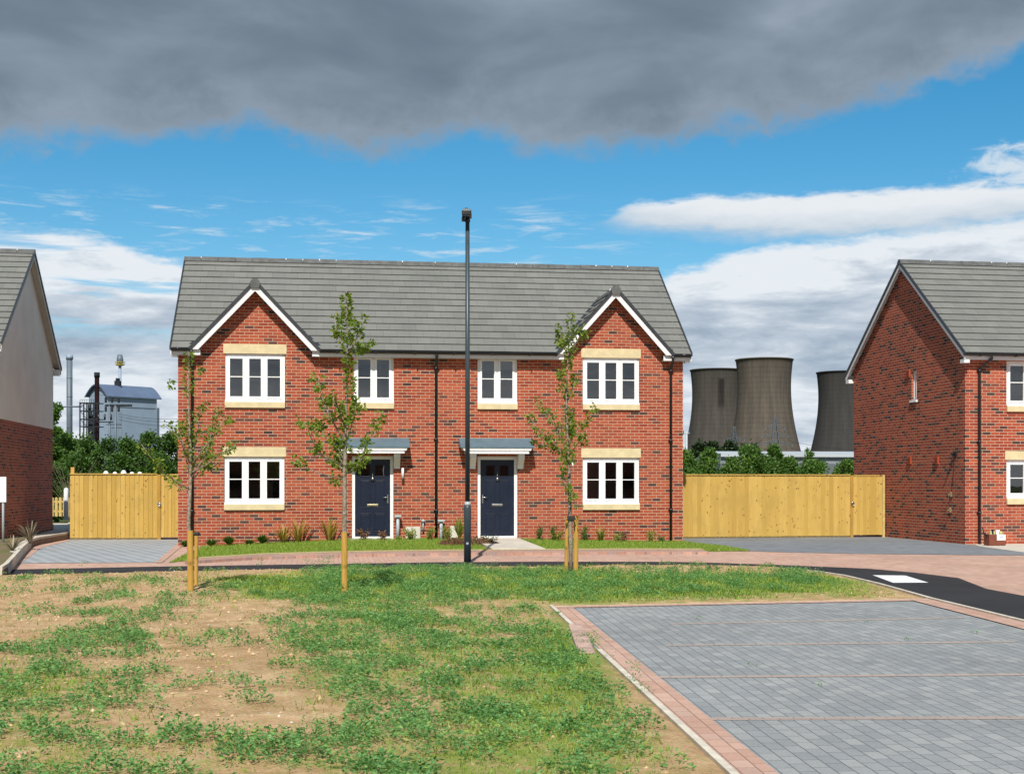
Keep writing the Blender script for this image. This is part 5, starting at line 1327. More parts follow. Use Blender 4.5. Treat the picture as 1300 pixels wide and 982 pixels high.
# ------------------------------------------------------------------ background trees
def big_tree(name,label,px,py_top,wpx,Y,mat,seed,zb=-.1,shape=1.0,group=None,nl=5200,leaf=None,gaps=.45,trunk_f=.3):
    r=np.random.default_rng(seed); c=at(px,HY,Y); top=CZ-(py_top-HY)/F*Y; W=wpx/F*Y; Hh=top-zb
    root=empty(name,(c.x,Y,zb)); tag(root,label,'tree',group)
    m=MB(); m.tube([(0,0,-.1),(0,0,Hh*.35),(r.uniform(-.1,.1)*W,0,Hh*.75)],[max(.06,W*.035),max(.05,W*.028),.03],7)
    for k in range(5):
        a=r.uniform(0,6.28); z0=Hh*r.uniform(.25,.5); m.tube([(0,0,z0),(math.cos(a)*W*.2,math.sin(a)*W*.2,z0+Hh*.18),(math.cos(a)*W*.34,math.sin(a)*W*.34,z0+Hh*.3)],[W*.02,W*.013,.01],5)
    m.build('trunk',M['darkbark'],root)
    P=[];D=[];T=[]; nc=34
    for k in range(nc):
        a=r.uniform(0,6.28); zz=r.uniform(.12,1.0); prof=math.sin(math.pi*min(1,(zz*.82+.12))**.9)**.7
        cr_=W*.5*prof*math.sqrt(r.uniform(.05,1))*.78; cs=max(W,Hh*.28)*r.uniform(.09,.20); czz=zz*Hh*.90
        cz_=min(czz,Hh-cs*.8)
        cc_=np.array([math.cos(a)*cr_,math.sin(a)*cr_,max(cz_,cs*.5)])
        n=int(nl/nc); v=r.normal(size=(n,3)); v/=np.linalg.norm(v,axis=1)[:,None]; rad=r.uniform(.25,1,n)[:,None]**.45
        p=cc_+v*rad*np.array([cs,cs,cs*.85]); p+=r.normal(0,cs*.30,(n,3))
        P.append(p); D.append(v+r.normal(0,.6,(n,3))); T.append(np.clip(r.normal(.48,.2,n)+r.normal(0,.16),0,1))
    P=np.concatenate(P);D=np.concatenate(D);T=np.concatenate(T); n=len(P); P[:,2]=np.maximum(P[:,2],.05)
    lf=leaf or Y*.0020
    Q=leaf_faces(P,D,r.uniform(.7,1.3,n)*lf,r.uniform(.55,.85,n)*lf,r); quads_obj('crown',Q,mat,root,np.r_[T,T])
    return root
gL='trees behind the left fence'; gR='trees behind the right fence'
LT_=[('bright green tree rising beside the wall of the rendered house',68,503,30,70,'fol2'),
 ('green bushy tree left of the grey stack base',80,543,44,72,'fol2'),
 ('mid green tree below the pipe gantry',108,549,50,84,'fol1'),
 ('mid green tree below the dark red stack',136,547,52,82,'fol1'),
 ('dark green tree at the foot of the cladded plant building',163,553,46,86,'fol1'),
 ('dark green tree below the right corner of the cladded plant building',189,545,44,80,'fol1'),
 ('dark green tree nearest the left edge of the brick pair',219,547,54,78,'fol1'),
 ('lower green bush in front of the dark trees, left',98,572,58,62,'fol1'),
 ('lower green bush in front of the dark trees, middle',150,570,64,60,'fol1'),
 ('lower green bush in front of the dark trees, right',203,574,60,61,'fol1'),
 ('shaded bush in the gap beside the picket fence',72,588,44,56,'fol1')]
for i,(lb_,px,py,w,Y_,mt) in enumerate(LT_): big_tree('broadleaf_tree',lb_,px,py,w,Y_,M[mt],300+i,group=gL,nl=9000)
RT2=[('pale green tree hard against the right corner of the brick pair',872,563,40,112,'fol2'),
 ('blue green small tree below the left cooling tower',899,563,34,118,'fol2'),
 ('low green tree left of the largest one below the cooling towers',929,573,34,114,'fol2'),
 ('largest round green tree below the middle cooling tower',958,559,48,105,'fol2'),
 ('narrow green tree below the pylon',984,557,30,112,'fol2'),
 ('low green bush below the right foot of the middle cooling tower',1000,574,30,108,'fol2'),
 ('thin straggly tree in the gap between the cooling towers',1026,563,20,110,'fol2'),
 ('broad low green tree below the gap between the cooling towers',1031,580,46,104,'fol2'),
 ('green tree at the gable wall of the right house, below the right cooling tower',1074,577,34,108,'fol2')]
for i,(lb_,px,py,w,Y_,mt) in enumerate(RT2): big_tree('broadleaf_tree',lb_,px,py+(0 if w==20 else 6),w*(1 if w==20 else 1.15),Y_,M[mt],400+i,group=gR,nl=(1300 if w==20 else 7000),leaf=.22)
far=[(868,569,30),(888,561,30),(905,559,30),(925,560,30),(942,561,30),(955,566,26)]
fl=['far dark tree at the foot of the left cooling tower, first from the brick house','far dark tree at the foot of the left cooling tower, second from the brick house','far dark tree under the middle of the left cooling tower','far dark tree left of the middle cooling tower base','far dark tree at the left foot of the middle cooling tower','far dark tree lowest of the row, under the middle cooling tower']
for i,(px,py,w) in enumerate(far): big_tree('broadleaf_tree',fl[i],px,py,w,300,M['fol3'],500+i,group='far dark trees by the cooling towers',nl=2600,leaf=.9)
# bare twiggy bush
r=np.random.default_rng(9); q=at(90,600,55); bb=empty('bare_bush',(q.x,55,0)); tag(bb,'pale bare twiggy bush in front of the green trees left','bush'); m=MB()
for k in range(36):
    a=r.uniform(0,6.28); t=r.uniform(.3,1); H_=2.5*r.uniform(.6,1); x1=math.cos(a)*t*.9; y1=math.sin(a)*t*.9
    m.tube([(0,0,0),(x1*.4,y1*.4,H_*.5),(x1,y1,H_*.85),(x1*1.3+r.normal()*.1,y1*1.3,H_)],[.012,.007,.005,.004],4,caps=False)
m.build('twigs',plain('dry_bark',(.22,.17,.12),.9),bb)

# ------------------------------------------------------------------ cooling towers
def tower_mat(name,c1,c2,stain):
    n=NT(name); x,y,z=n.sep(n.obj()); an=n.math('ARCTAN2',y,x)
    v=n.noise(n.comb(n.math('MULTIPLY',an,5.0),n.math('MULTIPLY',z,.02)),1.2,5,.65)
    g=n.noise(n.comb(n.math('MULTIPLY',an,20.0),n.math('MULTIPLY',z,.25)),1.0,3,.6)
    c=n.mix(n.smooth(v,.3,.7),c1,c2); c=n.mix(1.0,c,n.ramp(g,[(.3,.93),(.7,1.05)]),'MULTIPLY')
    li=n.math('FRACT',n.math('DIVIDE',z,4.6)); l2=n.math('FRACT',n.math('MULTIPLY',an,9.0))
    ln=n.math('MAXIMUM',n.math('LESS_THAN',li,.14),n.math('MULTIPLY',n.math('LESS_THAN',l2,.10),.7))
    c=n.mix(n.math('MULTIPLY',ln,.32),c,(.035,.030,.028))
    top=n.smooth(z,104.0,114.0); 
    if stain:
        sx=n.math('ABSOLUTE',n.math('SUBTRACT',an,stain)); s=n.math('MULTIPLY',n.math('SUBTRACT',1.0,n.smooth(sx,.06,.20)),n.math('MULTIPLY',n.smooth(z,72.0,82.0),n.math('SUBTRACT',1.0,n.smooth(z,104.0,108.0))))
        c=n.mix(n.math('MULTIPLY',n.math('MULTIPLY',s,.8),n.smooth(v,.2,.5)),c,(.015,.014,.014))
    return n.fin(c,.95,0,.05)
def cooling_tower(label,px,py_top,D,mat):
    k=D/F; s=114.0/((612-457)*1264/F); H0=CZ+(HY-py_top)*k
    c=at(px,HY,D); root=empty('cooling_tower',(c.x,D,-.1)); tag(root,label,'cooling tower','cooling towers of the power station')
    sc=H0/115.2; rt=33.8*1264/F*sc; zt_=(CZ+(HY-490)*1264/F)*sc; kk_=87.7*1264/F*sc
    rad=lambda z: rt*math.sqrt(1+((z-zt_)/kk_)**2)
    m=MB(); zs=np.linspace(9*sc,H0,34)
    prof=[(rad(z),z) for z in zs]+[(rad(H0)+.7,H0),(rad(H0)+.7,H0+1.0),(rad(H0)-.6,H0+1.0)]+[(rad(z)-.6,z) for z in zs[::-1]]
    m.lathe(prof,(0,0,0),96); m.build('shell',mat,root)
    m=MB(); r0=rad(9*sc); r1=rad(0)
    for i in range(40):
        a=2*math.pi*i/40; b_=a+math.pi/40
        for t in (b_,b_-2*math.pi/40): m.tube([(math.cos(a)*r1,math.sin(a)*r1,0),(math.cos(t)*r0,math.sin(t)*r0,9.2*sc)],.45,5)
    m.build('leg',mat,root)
TA=tower_mat('tower_concrete_left',(.056,.052,.046),(.080,.072,.062),-1.52)  # all three towers: cloud shadow is painted into these dark concrete tones
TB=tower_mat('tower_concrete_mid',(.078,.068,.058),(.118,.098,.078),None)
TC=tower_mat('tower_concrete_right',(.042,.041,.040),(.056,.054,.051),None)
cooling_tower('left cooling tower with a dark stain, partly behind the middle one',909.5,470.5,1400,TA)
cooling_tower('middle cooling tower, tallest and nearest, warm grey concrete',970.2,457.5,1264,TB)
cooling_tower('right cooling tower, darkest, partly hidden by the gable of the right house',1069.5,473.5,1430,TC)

# warehouse
Yw=225; c0=at(914.5,HY,Yw); c1=at(1330,HY,Yw+10); cb=at(880,HY,Yw+70)
wh=empty('warehouse',(c0.x,c0.y,-.1)); tag(wh,'long low warehouse with white roof and grey blue walls below the cooling towers','warehouse')
def rel(v,z): return (v.x-c0.x,v.y-c0.y,z+.1)
ze=CZ+(HY-576)/F*Yw; zd=CZ+(HY-588)/F*Yw
zl=CZ+(HY-571)/F*(Yw+70); cbr=Vector((c1.x+ (cb.x-c0.x),c1.y+60,0))
m=MB(); m.poly([rel(c0,zd),rel(c1,zd),rel(c1,ze),rel(c0,ze)]); m.poly([rel(cb,zd),rel(c0,zd),rel(c0,ze),rel(cb,ze)]); m.build('wall',M['whwall'],wh)
m=MB(); m.poly([rel(c0,-.1),rel(c1,-.1),rel(c1,zd),rel(c0,zd)]); m.poly([rel(cb,-.1),rel(c0,-.1),rel(c0,zd),rel(cb,zd)]); m.build('lower_wall',M['whband'],wh)
mid0=(c0+cb)/2; mid1=(c1+cbr)/2; zr_=ze+1.25; off=Vector((0,-.6,0))
m=MB(); m.poly([rel(c0+off,ze+.05),rel(c1+off,ze+.05),rel(mid1,zr_),rel(mid0,zr_)]); m.poly([rel(mid0,zr_),rel(mid1,zr_),rel(cbr,ze),rel(cb,ze)]); m.poly([rel(c0+off,ze-.45),rel(c1+off,ze-.45),rel(c1+off,ze+.05),rel(c0+off,ze+.05)]); m.poly([rel(c0,ze),rel(mid0,zr_),rel(cb,ze)]); m.build('roof',M['whiteroof'],wh)

# lattice pylon
def pylon(label,px,py_top,Yp,half,arms,thick=.10,seed=1):
    c=at(px,HY,Yp); H_=CZ+(HY-py_top)/F*Yp+.1; p=empty('pylon',(c.x,Yp,-.1)); tag(p,label,'pylon'); m=MB()
    wb=half; f=lambda z: wb*(1-z/H_)**1.15+.35
    zs=np.linspace(0,H_,11)
    for a,b in zip(zs[:-1],zs[1:]):
        for sx,sy in ((1,1),(1,-1),(-1,-1),(-1,1)): m.tube([(sx*f(a),sy*f(a),a),(sx*f(b),sy*f(b),b)],thick,4,caps=False)
        for (s0,s1) in (((1,1),(1,-1)),((1,-1),(-1,-1)),((-1,-1),(-1,1)),((-1,1),(1,1))):
            m.tube([(s0[0]*f(a),s0[1]*f(a),a),(s1[0]*f(b),s1[1]*f(b),b)],thick*.6,4,caps=False); m.tube([(s1[0]*f(a),s1[1]*f(a),a),(s0[0]*f(b),s0[1]*f(b),b)],thick*.6,4,caps=False)
    m.build('tower',M['greysteel'],p)
    for z,w in arms:
        m=MB(); z=z*H_
        for s in (-1,1):
            m.tube([(0,0,z+1.3),(s*w,0,z)],thick,4); m.tube([(0,0,z-.2),(s*w,0,z)],thick,4); m.tube([(s*w,0,z),(s*w,0,z-1.8)],thick*.9,5)
        m.build('cross_arm',M['greysteel'],p)
    return c,H_
pA,hA=pylon('lattice pylon in front of the middle cooling tower',984,530,520,3.2,((.62,6.5),(.74,5.0),(.86,3.6)))
pB,hB=pylon('lower lattice pylon at the left foot of the middle cooling tower',932.5,541,620,3.0,((.62,6),(.78,4.5)))
def wire(label,a,b,sag,r=.05):
    a,b=Vector(a),Vector(b); m=MB(); pts=[a.lerp(b,t)-Vector((0,0,sag*4*t*(1-t))) for t in np.linspace(0,1,15)]; m.tube([tuple(p-a) for p in pts],r,4,caps=False); o=m.build('power_line',M['gantry']); o.location=tuple(a)
    return tag(o,label,'cable','power lines in the distance')
for k,(za,dx_) in enumerate(((.62,-6.5),(.74,-5.0))):
    wire(['lowest cable sagging between the two pylons','upper cable sagging between the two pylons'][k],(pA.x+dx_,520,za*hA-2),(pB.x+dx_*.9,620,(.62,.78)[k]*hB-2),2.0,.07)
wire('cable running right from the pylon across the gap between the cooling towers',(pA.x+6.5,520,.62*hA-2),(pA.x+60,500,.62*hA-4),3,.05)
wire('higher cable running right from the pylon across the gap between the cooling towers',(pA.x+5,520,.74*hA-2),(pA.x+60,500,.74*hA-4),3,.05)
# floodlight mast
c=at(871.5,HY,150); fm=empty('floodlight_mast',(c.x,150,-.1)); tag(fm,'slim mast with two lamp heads beside the right corner of the brick pair','street lamp')
H_=CZ+(HY-547)/F*150+.1; m=MB(); m.tube([(0,0,0),(0,0,H_-.3)],.13,8); m.tube([(-.55,0,H_-.25),(.55,0,H_-.25)],.07,6); m.build('mast',M['greyp'],fm)
for s in (-1,1): m=MB(); m.box((s*.55-.22,-.25,H_-.35),(s*.55+.22,.25,H_+.05)); m.build('lamp_head',M['lampdark'],fm)

# ------------------------------------------------------------------ process plant at the left
Yb=500; kf=Yb/F
phi=R(50); B0=at(138.5,HY,Yb); Lb=20.7; Wb=12.9; He=CZ+(HY-500.5)*kf; Ht=He+2.9*1.0
pb_=empty('process_building',(B0.x,B0.y,0),phi); tag(pb_,'tall pale blue clad plant building with a curved blue roof behind the left trees','building')
m=MB(); m.box((0,0,0),(Lb,Wb,He)); 
na=12; arc=[(Wb*(i/na),He+3.6*math.sin(math.pi*i/na)) for i in range(na+1)]
m.poly([(-.05,y,z) for y,z in arc]); m.build('wall',M['steel'],pb_)
m=MB(); o_=.9
A=[(-1.5,-o_+(Wb+2*o_)*i/na,He-.5+4.6*math.sin(math.pi*i/na)) for i in range(na+1)]; Bq=[(Lb+1.5,y,z) for _,y,z in A]
for i in range(na): m.poly([A[i],Bq[i],Bq[i+1],A[i+1]],smooth=True); m.poly([(A[i][0],A[i][1],A[i][2]-.4),(A[i+1][0],A[i+1][1],A[i+1][2]-.4),A[i+1],A[i]])
m.poly([(A[0][0],A[0][1],A[0][2]-.4),(Bq[0][0],Bq[0][1],Bq[0][2]-.4),Bq[0],A[0]]); m.build('roof',M['blueroof'],pb_)
m=MB(); m.box((Lb*.05,-.12,He-4.5),(Lb*.97,-.01,He-4.2)); m.box((Lb*.05,-.12,8),(Lb*.97,-.01,8.3)); m.box((Lb+.01,-.2,2),(Lb+1.0,1.5,He-4)); m.build('cladding_trim',M['greysteel'],pb_)
# stacks
def stack(name,label,px0,px1,py,Yp,mat,capmat,cap=.0):
    c=at((px0+px1)/2,HY,Yp); r=(px1-px0)/2/F*Yp; H_=CZ+(HY-py)/F*Yp; e=empty(name,(c.x,Yp,-.1)); tag(e,label,'chimney')
    m=MB(); m.tube([(0,0,0),(0,0,H_)],r,20); m.build('flue',mat,e); m=MB(); m.tube([(0,0,H_-1.6),(0,0,H_+.1)],r*1.22,20); m.build('rim',capmat,e)
    for z in np.arange(6,H_-2,7.0):
        m=MB(); m.tube([(0,0,z),(0,0,z+.25)],r*1.05,20); m.build('flange',mat,e)
    return e
stack('grey_chimney','tall plain grey chimney stack beside the rendered house',84.6,91.9,450.5,520,M['greysteel'],M['steel'])
stack('dark_chimney','dark red chimney stack in front of the plant building',120.2,126.0,472.5,470,M['rust'],M['gantry'])
# flue mast with yellow platform
c=at(152.3,HY,516); e=empty('flare_stack',(c.x,516,-.1)); tag(e,'slim pale stack with a yellow ringed platform rising behind the curved roof','chimney')
kk_=516/F; Z=lambda py: CZ+(HY-py)*kk_+.1
m=MB(); m.tube([(0,0,0),(0,0,Z(463))],[.75,.55],12); m.build('flue',M['steel'],e)
m=MB(); m.tube([(0,0,Z(463)),(0,0,Z(457)),(0,0,Z(450))],[.9,1.3,.9],12); m.build('tip',M['greysteel'],e)
m=MB(); m.tube([(0,0,Z(464)),(0,0,Z(462.4))],[1.2,1.9],16)
for i in range(12):
    a=i*math.pi/6; m.tube([(1.8*math.cos(a),1.8*math.sin(a),Z(462.4)),(1.8*math.cos(a),1.8*math.sin(a),Z(459.6))],.07,4)
m.tube([(1.8*math.cos(a),1.8*math.sin(a),Z(459.6)) for a in np.linspace(0,6.283,13)],.1,4); m.build('platform',M['yellow'],e)
c=at(149.5,HY,509); e=empty('roof_unit',(c.x,509,Z(492.8))); tag(e,'dark ventilation unit on the ridge of the curved blue roof','roof vent')
m=MB(); m.box((-1.0,-1,0.0),(1.0,1,2.2)); m.tube([(0,0,2.2),(0,0,3.2)],.8,10); m.box((-1.8,-1.2,-.6),(1.8,1.2,.1)); m.build('unit',M['gantry'],e)
# pipe gantry
Yg=450; kg=Yg/F; x0_,x1_=at(101.5,0,Yg).x,at(119,0,Yg).x; e=empty('pipe_gantry',(x0_,Yg,-.1)); tag(e,'open steel pipe gantry with several floors left of the dark red stack','gantry')
Zg=lambda py: CZ+(HY-py)*kg+.1; m=MB()
for x in (0,(x1_-x0_)*.5,x1_-x0_):
    for y in (0,4): m.box((x-.18,y-.18,0),(x+.18,y+.18,Zg(510.5)))
for py in (511,521,531.5,541):
    for y in (0,4): m.box((-.2,y-.15,Zg(py)-.25),(x1_-x0_+2,y+.15,Zg(py)+.1))
m.build('steel_frame',M['gantry'],e); m=MB()
for a,b in ((511,521),(521,531.5),(531.5,541)):
    for xs_ in ((0,.5),(.5,1)):
        m.tube([((x1_-x0_)*xs_[0],0,Zg(a)),((x1_-x0_)*xs_[1],0,Zg(b))],.1,4)
for k in range(5): m.tube([((x1_-x0_)*(.5+.1*k),2,0),((x1_-x0_)*(.5+.1*k),2,Zg(513+4*k))],.28,6)
m.build('pipes',M['gantry'],e)
m=MB(); m.tube([(-12,2,Zg(516)),(0,2,Zg(515.5))],.28,6); m.build('pipe_run',M['greysteel'],e)
for py in (509,):
    m=MB()
    for x in np.linspace(0,x1_-x0_,7): m.tube([(x,0,Zg(511)),(x,0,Zg(507))],.06,4)
    m.tube([(0,0,Zg(507)),(x1_-x0_,0,Zg(507))],.06,4); m.build('handrail',M['gantry'],e)
# electricity pole structure with insulators
Yq=400; kq=Yq/F; Zq=lambda py: CZ+(HY-py)*kq+.1; X_=lambda px: (px-650)/F*Yq
e=empty('switchgear_frame',(X_(146),Yq,-.1)); tag(e,'electricity pole frame with a ridged cross arm and hanging insulators before the plant building','pylon'); ex=X_(146)
for px,pt_,r_ in ((139,514,.30),(146.5,514,.36),(153.7,523,.16)):
    m=MB(); m.tube([(X_(px)-ex,0,0),(X_(px)-ex,0,Zq(pt_))],r_,8); m.build('pole',M['greysteel'] if r_<.4 else M['gantry'],e)
m=MB(); m.box((X_(133)-ex,-.2,Zq(515.0)),(X_(150)-ex,.2,Zq(514.0))); 
m.tube([(X_(150)-ex,0,Zq(514.4)),(X_(168)-ex,0,Zq(514.4))],.1,6); m.build('cross_arm',M['gantry'],e)
for px in np.arange(134,168,1.8):
    m=MB(); m.tube([(X_(px)-ex,-.0,Zq(514.4)),(X_(px+.9)-ex,0,Zq(514.4))],.36,8); m.build('insulator_disc',M['rubber'],e)
for px in (134.3,142.2,150.7):
    for a,b in ((504.3,511),(516,522.5)):
        m=MB(); n_=7; pr=[]
        for i in range(n_*2+1): pr.append(((.42 if i%2 else .26),Zq(b)+(Zq(a)-Zq(b))*i/(n_*2)))
        m.lathe(pr,(X_(px)-ex,0,0),8); m.build('insulator',M['rubber'],e)
for px in (125,133,141):
    m=MB(); m.tube([(X_(px)-ex,0,Zq(533)),(X_(px)-ex,0,Zq(525.5))],.28,8); m.build('insulator',M['lampdark'],e)
m=MB(); m.box((X_(124)-ex,-.5,Zq(536)),(X_(143)-ex,.5,Zq(534.8))); m.box((X_(135)-ex,-.3,Zq(539)),(X_(154)-ex,.3,Zq(538.2))); m.box((X_(141)-ex,-.3,Zq(543)),(X_(154)-ex,.3,Zq(542.4))); m.build('platform',M['gantry'],e)
for k,(y0,y1) in enumerate(((526,529),(529,533),(533,539))):
    wire(['topmost thin cable right of the plant building','middle thin cable right of the plant building','lowest thin cable right of the plant building'][k],tuple(at(150,y0-1,400)),tuple(at(260,y1,330)),1.0,.045)

# ------------------------------------------------------------------ houses behind the photographer's back are not built; light and sky
SUN_EL=R(47.5); sx_=-.073
az=math.atan2(sx_,-1.0)
sd_=Vector((math.sin(az)*math.cos(SUN_EL),math.cos(az)*math.cos(SUN_EL),math.sin(SUN_EL)))
L_=bpy.data.lights.new('sun','SUN'); L_.energy=SUN_E; L_.angle=R(.53); L_.color=(1,.955,.88)
so=bpy.data.objects.new('sun',L_); COL.objects.link(so); so.rotation_euler=sd_.to_track_quat('Z','Y').to_euler(); so.location=(0,-20,30)

w=bpy.data.worlds.new('World'); scene.world=w; w.use_nodes=True; nt=w.node_tree
class WN(NT):
    def __init__(s): s.t=nt; s.n=nt.nodes; s.l=nt.links
n=WN(); bg=nt.nodes['Background']; wo=nt.nodes['World Output']
sky=n.new('ShaderNodeTexSky',sky_type='NISHITA'); sky.sun_disc=False; sky.sun_elevation=SUN_EL; sky.sun_rotation=az; sky.altitude=50
sky.air_density=1.0; sky.dust_density=.3; sky.ozone_density=3.0
hs=n.new('ShaderNodeHueSaturation'); n.con(sky.outputs[0],hs.inputs['Color']); hs.inputs['Saturation'].default_value=SKY_SAT; hs.inputs['Hue'].default_value=SKY_HUE; hs.inputs['Value'].default_value=SKY_VAL
bg.inputs[1].default_value=.10
tc=n.new('ShaderNodeTexCoord'); x,y,z=n.sep(tc.outputs['Generated'])
U=n.math('MULTIPLY',n.math('ARCTAN2',x,y),180/math.pi); hyp=n.math('SQRT',n.math('ADD',n.math('MULTIPLY',x,x),n.math('MULTIPLY',y,y))); Vv=n.math('MULTIPLY',n.math('ARCTAN2',z,hyp),180/math.pi)
def ang(px,py):
    a=math.atan2(px-650,F); return math.degrees(a),math.degrees(math.atan((HY-py)/F*math.cos(a)))
def curve(pts):      # elevation (deg) of an edge as function of azimuth
    c=n.new('ShaderNodeFloatCurve'); cu=c.mapping.curves[0]; P_=[ang(*p) for p in pts]; P_=[((a+30)/60,e/30) for a,e in P_]; P_.sort()
    cu.points[0].location=P_[0]; cu.points[1].location=P_[-1]
    for p in P_[1:-1]: cu.points.new(*p)
    c.mapping.update(); n.con(n.math('DIVIDE',n.math('ADD',U,30.0),60.0,clamp=True),c.inputs['Value']); return n.math('MULTIPLY',c.outputs[0],30.0)
def nz(sx,sy,off,detail=6,rough=.6,dist=0.0): return n.noise(n.comb(n.math('MULTIPLY_ADD',U,sx,off),n.math('MULTIPLY',Vv,sy),off),1.0,detail,rough,dist)
def cen(f): return n.math('SUBTRACT',f,.5)
# big grey cloud on top
E1=curve([(-400,185),(0,186),(130,176),(250,168),(330,168),(400,185),(470,196),(540,186),(600,168),(700,186),(850,188),(900,166),(960,172),(1010,165),(1070,140),(1140,122),(1200,96),(1260,85),(1320,50),(1500,-60)])
n1=nz(.22,.45,3.1,5,.55,.3); n1b=nz(.9,1.1,13.1,7,.62,.4)
d1_=n.math('SUBTRACT',n.math('ADD',Vv,n.math('ADD',n.math('MULTIPLY',cen(n1),2.2),n.math('MULTIPLY',cen(n1b),1.7))),E1)
m1=n.smooth(d1_,-.45,.85); m1=n.math('MULTIPLY',m1,n.math('SUBTRACT',1.0,n.smooth(Vv,34.0,55.0)))
t1=nz(.13,.27,41.0,5,.48,.3); t1b=nz(.05,.11,7.7,2,.4)
tt=n.math('ADD',n.math('MULTIPLY',cen(t1),1.3),n.math('ADD',n.math('MULTIPLY',cen(t1b),.7),.5))
c1_=n.ramp(tt,[(.15,(.105,.145,.190)),(.44,(.145,.19,.24)),(.66,(.205,.255,.315)),(.92,(.31,.365,.43))])
edge1=n.math('SUBTRACT',1.0,n.smooth(d1_,.1,2.4)); c1_=n.mix(n.math('MULTIPLY',edge1,.6),c1_,(.27,.325,.39))
# white clouds: right bank
E2=curve([(-400,262),(0,284),(60,288),(120,300),(180,318),(240,332),(400,352),(640,372),(760,372),(838,350),(880,338),(940,316),(1000,306),(1060,303),(1150,290),(1230,280),(1300,270),(1500,250)])
n2=nz(.45,1.3,23.0,7,.6,.2); n2b=nz(1.6,3.4,33.0,5,.6)
d2_=n.math('SUBTRACT',n.math('ADD',E2,n.math('ADD',n.math('MULTIPLY',cen(n2),1.3),n.math('MULTIPLY',cen(n2b),.35))),Vv)
m2=n.smooth(d2_,-.12,.42); m2=n.math('MULTIPLY',m2,n.smooth(Vv,-4.0,-1.0))
# gaps of blue in the left half
gp_=nz(.12,1.1,57.0,5,.55,.3); lf=n.math('SUBTRACT',1.0,n.smooth(U,-8.0,2.0))
gapm=n.math('MULTIPLY',n.math('MULTIPLY',n.smooth(gp_,.49,.62),lf),n.math('MULTIPLY',n.smooth(Vv,5.4,6.6),.8)); m2=n.math('MULTIPLY',m2,n.math('SUBTRACT',1.0,gapm))
t2=nz(.16,.75,71.0,6,.6,.5); t2b=nz(.5,1.9,81.0,5,.6,.2)
band=n.math('MULTIPLY',n.smooth(Vv,3.6,5.0),n.math('SUBTRACT',1.0,n.smooth(Vv,6.4,8.4)))
s2_=n.math('ADD',n.math('ADD',.86,n.math('MULTIPLY',cen(t2),1.5)),n.math('ADD',n.math('MULTIPLY',cen(t2b),.7),n.math('MULTIPLY',band,-.28)))
s2_=n.math('ADD',s2_,n.math('MULTIPLY',n.math('SUBTRACT',1.0,n.smooth(d2_,.1,1.3)),.40))
c2_=n.ramp(s2_,[(.08,(.20,.275,.36)),(.40,(.30,.37,.455)),(.68,(.44,.50,.57)),(.95,(.64,.68,.72))])
# lens shaped cloud right
Et=curve([(-400,300),(600,288),(760,283),(800,262),(850,254),(920,249),(1050,246),(1150,240),(1200,236),(1300,236),(1500,232)])
Eb=curve([(-400,290),(600,286),(760,289),(800,291),(870,297),(950,303),(1050,303),(1150,297),(1250,286),(1300,280),(1500,268)])
n3=nz(.7,2.2,91.0,6,.6,.1); v3=n.math('ADD',Vv,n.math('MULTIPLY',cen(n3),.8))
m3=n.math('MULTIPLY',n.math('SUBTRACT',1.0,n.smooth(n.math('SUBTRACT',v3,Et),-.22,.16)),n.smooth(n.math('SUBTRACT',v3,Eb),-.35,.55))
m3=n.math('MULTIPLY',m3,n.smooth(U,2.4,5.6)); 
c3_=n.mix(n.smooth(n.math('SUBTRACT',v3,Eb),.0,1.3),(.42,.50,.58),(.65,.68,.71))
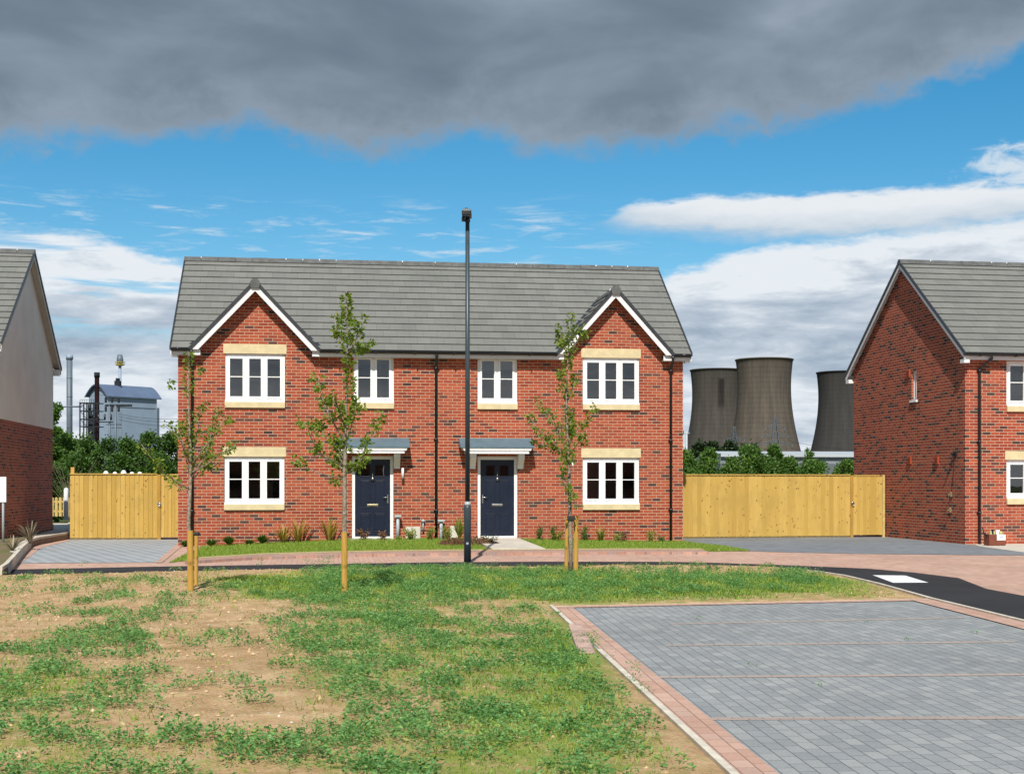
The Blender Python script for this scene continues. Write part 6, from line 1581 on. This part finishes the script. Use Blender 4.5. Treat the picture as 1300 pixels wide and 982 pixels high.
# wisp upper right and thin wisps left
n4=nz(.75,1.6,111.0,7,.62,.6); 
u4=n.math('DIVIDE',n.math('SUBTRACT',U,21.3),3.9); v4=n.math('DIVIDE',n.math('SUBTRACT',Vv,12.2),1.25)
g4=n.math('SUBTRACT',1.0,n.math('SQRT',n.math('ADD',n.math('MULTIPLY',u4,u4),n.math('MULTIPLY',v4,v4))))
m4=n.math('MULTIPLY',n.smooth(n.math('ADD',g4,n.math('MULTIPLY',cen(n4),1.7)),.05,.75),.9)
n5=nz(.35,2.6,131.0,7,.65,.4)
m5=n.math('MULTIPLY',n.smooth(n5,.50,.74),n.math('MULTIPLY',n.math('MULTIPLY',n.smooth(Vv,8.2,9.6),n.math('SUBTRACT',1.0,n.smooth(Vv,10.6,12.0))),.75))
m5=n.math('MULTIPLY',m5,n.math('SUBTRACT',1.0,n.smooth(U,.0,9.0)))
# behind the camera: scattered cloud
back=n.math('MULTIPLY',n.smooth(nz(.05,.12,151.0,6,.55),.45,.62),n.math('SUBTRACT',1.0,n.smooth(n.math('MULTIPLY',y,1.0),-.1,.5)))
cm=n.mix(m5,(.0,.0,.0),(.66,.74,.83))
col=c2_; tot=m2
def over(ca,ma,cb,mb):   # a over b
    return n.mix(ma,cb,ca), n.math('SUBTRACT',1.0,n.math('MULTIPLY',n.math('SUBTRACT',1.0,ma),n.math('SUBTRACT',1.0,mb)))
# premultiplied compositing by successive shader mixes
sh=bg.outputs[0]; n.con(hs.outputs[0],bg.inputs[0])
def layer(sh,color,mask):
    b=n.new('ShaderNodeBackground'); b.inputs[1].default_value=1.0
    n.setin(b.inputs[0],color if hasattr(color,'is_output') else (*color,1))
    ms=n.new('ShaderNodeMixShader'); n.setin(ms.inputs[0],mask); n.con(sh,ms.inputs[1]); n.con(b.outputs[0],ms.inputs[2]); return ms.outputs[0]
sh=layer(sh,(.42,.46,.51),n.math('MULTIPLY',back,.8))
sh=layer(sh,(.54,.62,.68),m5); sh=layer(sh,(.58,.64,.69),m4); sh=layer(sh,c2_,m2); sh=layer(sh,c3_,m3); sh=layer(sh,c1_,m1)
n.con(sh,wo.inputs['Surface'])
try:
    w.cycles.sampling_method='MANUAL'; w.cycles.sample_map_resolution=1024
except Exception: pass

cam=bpy.data.cameras.new('camera'); co=bpy.data.objects.new('camera',cam); COL.objects.link(co)
co.location=(0,0,CZ); co.rotation_euler=(R(90),0,0); cam.sensor_width=36; cam.lens=F/1300*36; cam.shift_y=(HY-491)/1300
cam.clip_start=.1; cam.clip_end=9000
scene.camera=co
scene.render.resolution_x=1024; scene.render.resolution_y=773
scene.view_settings.view_transform='Standard'; scene.view_settings.look='None'; scene.view_settings.exposure=EXPO; scene.view_settings.gamma=1
scene.view_settings.use_curve_mapping=False
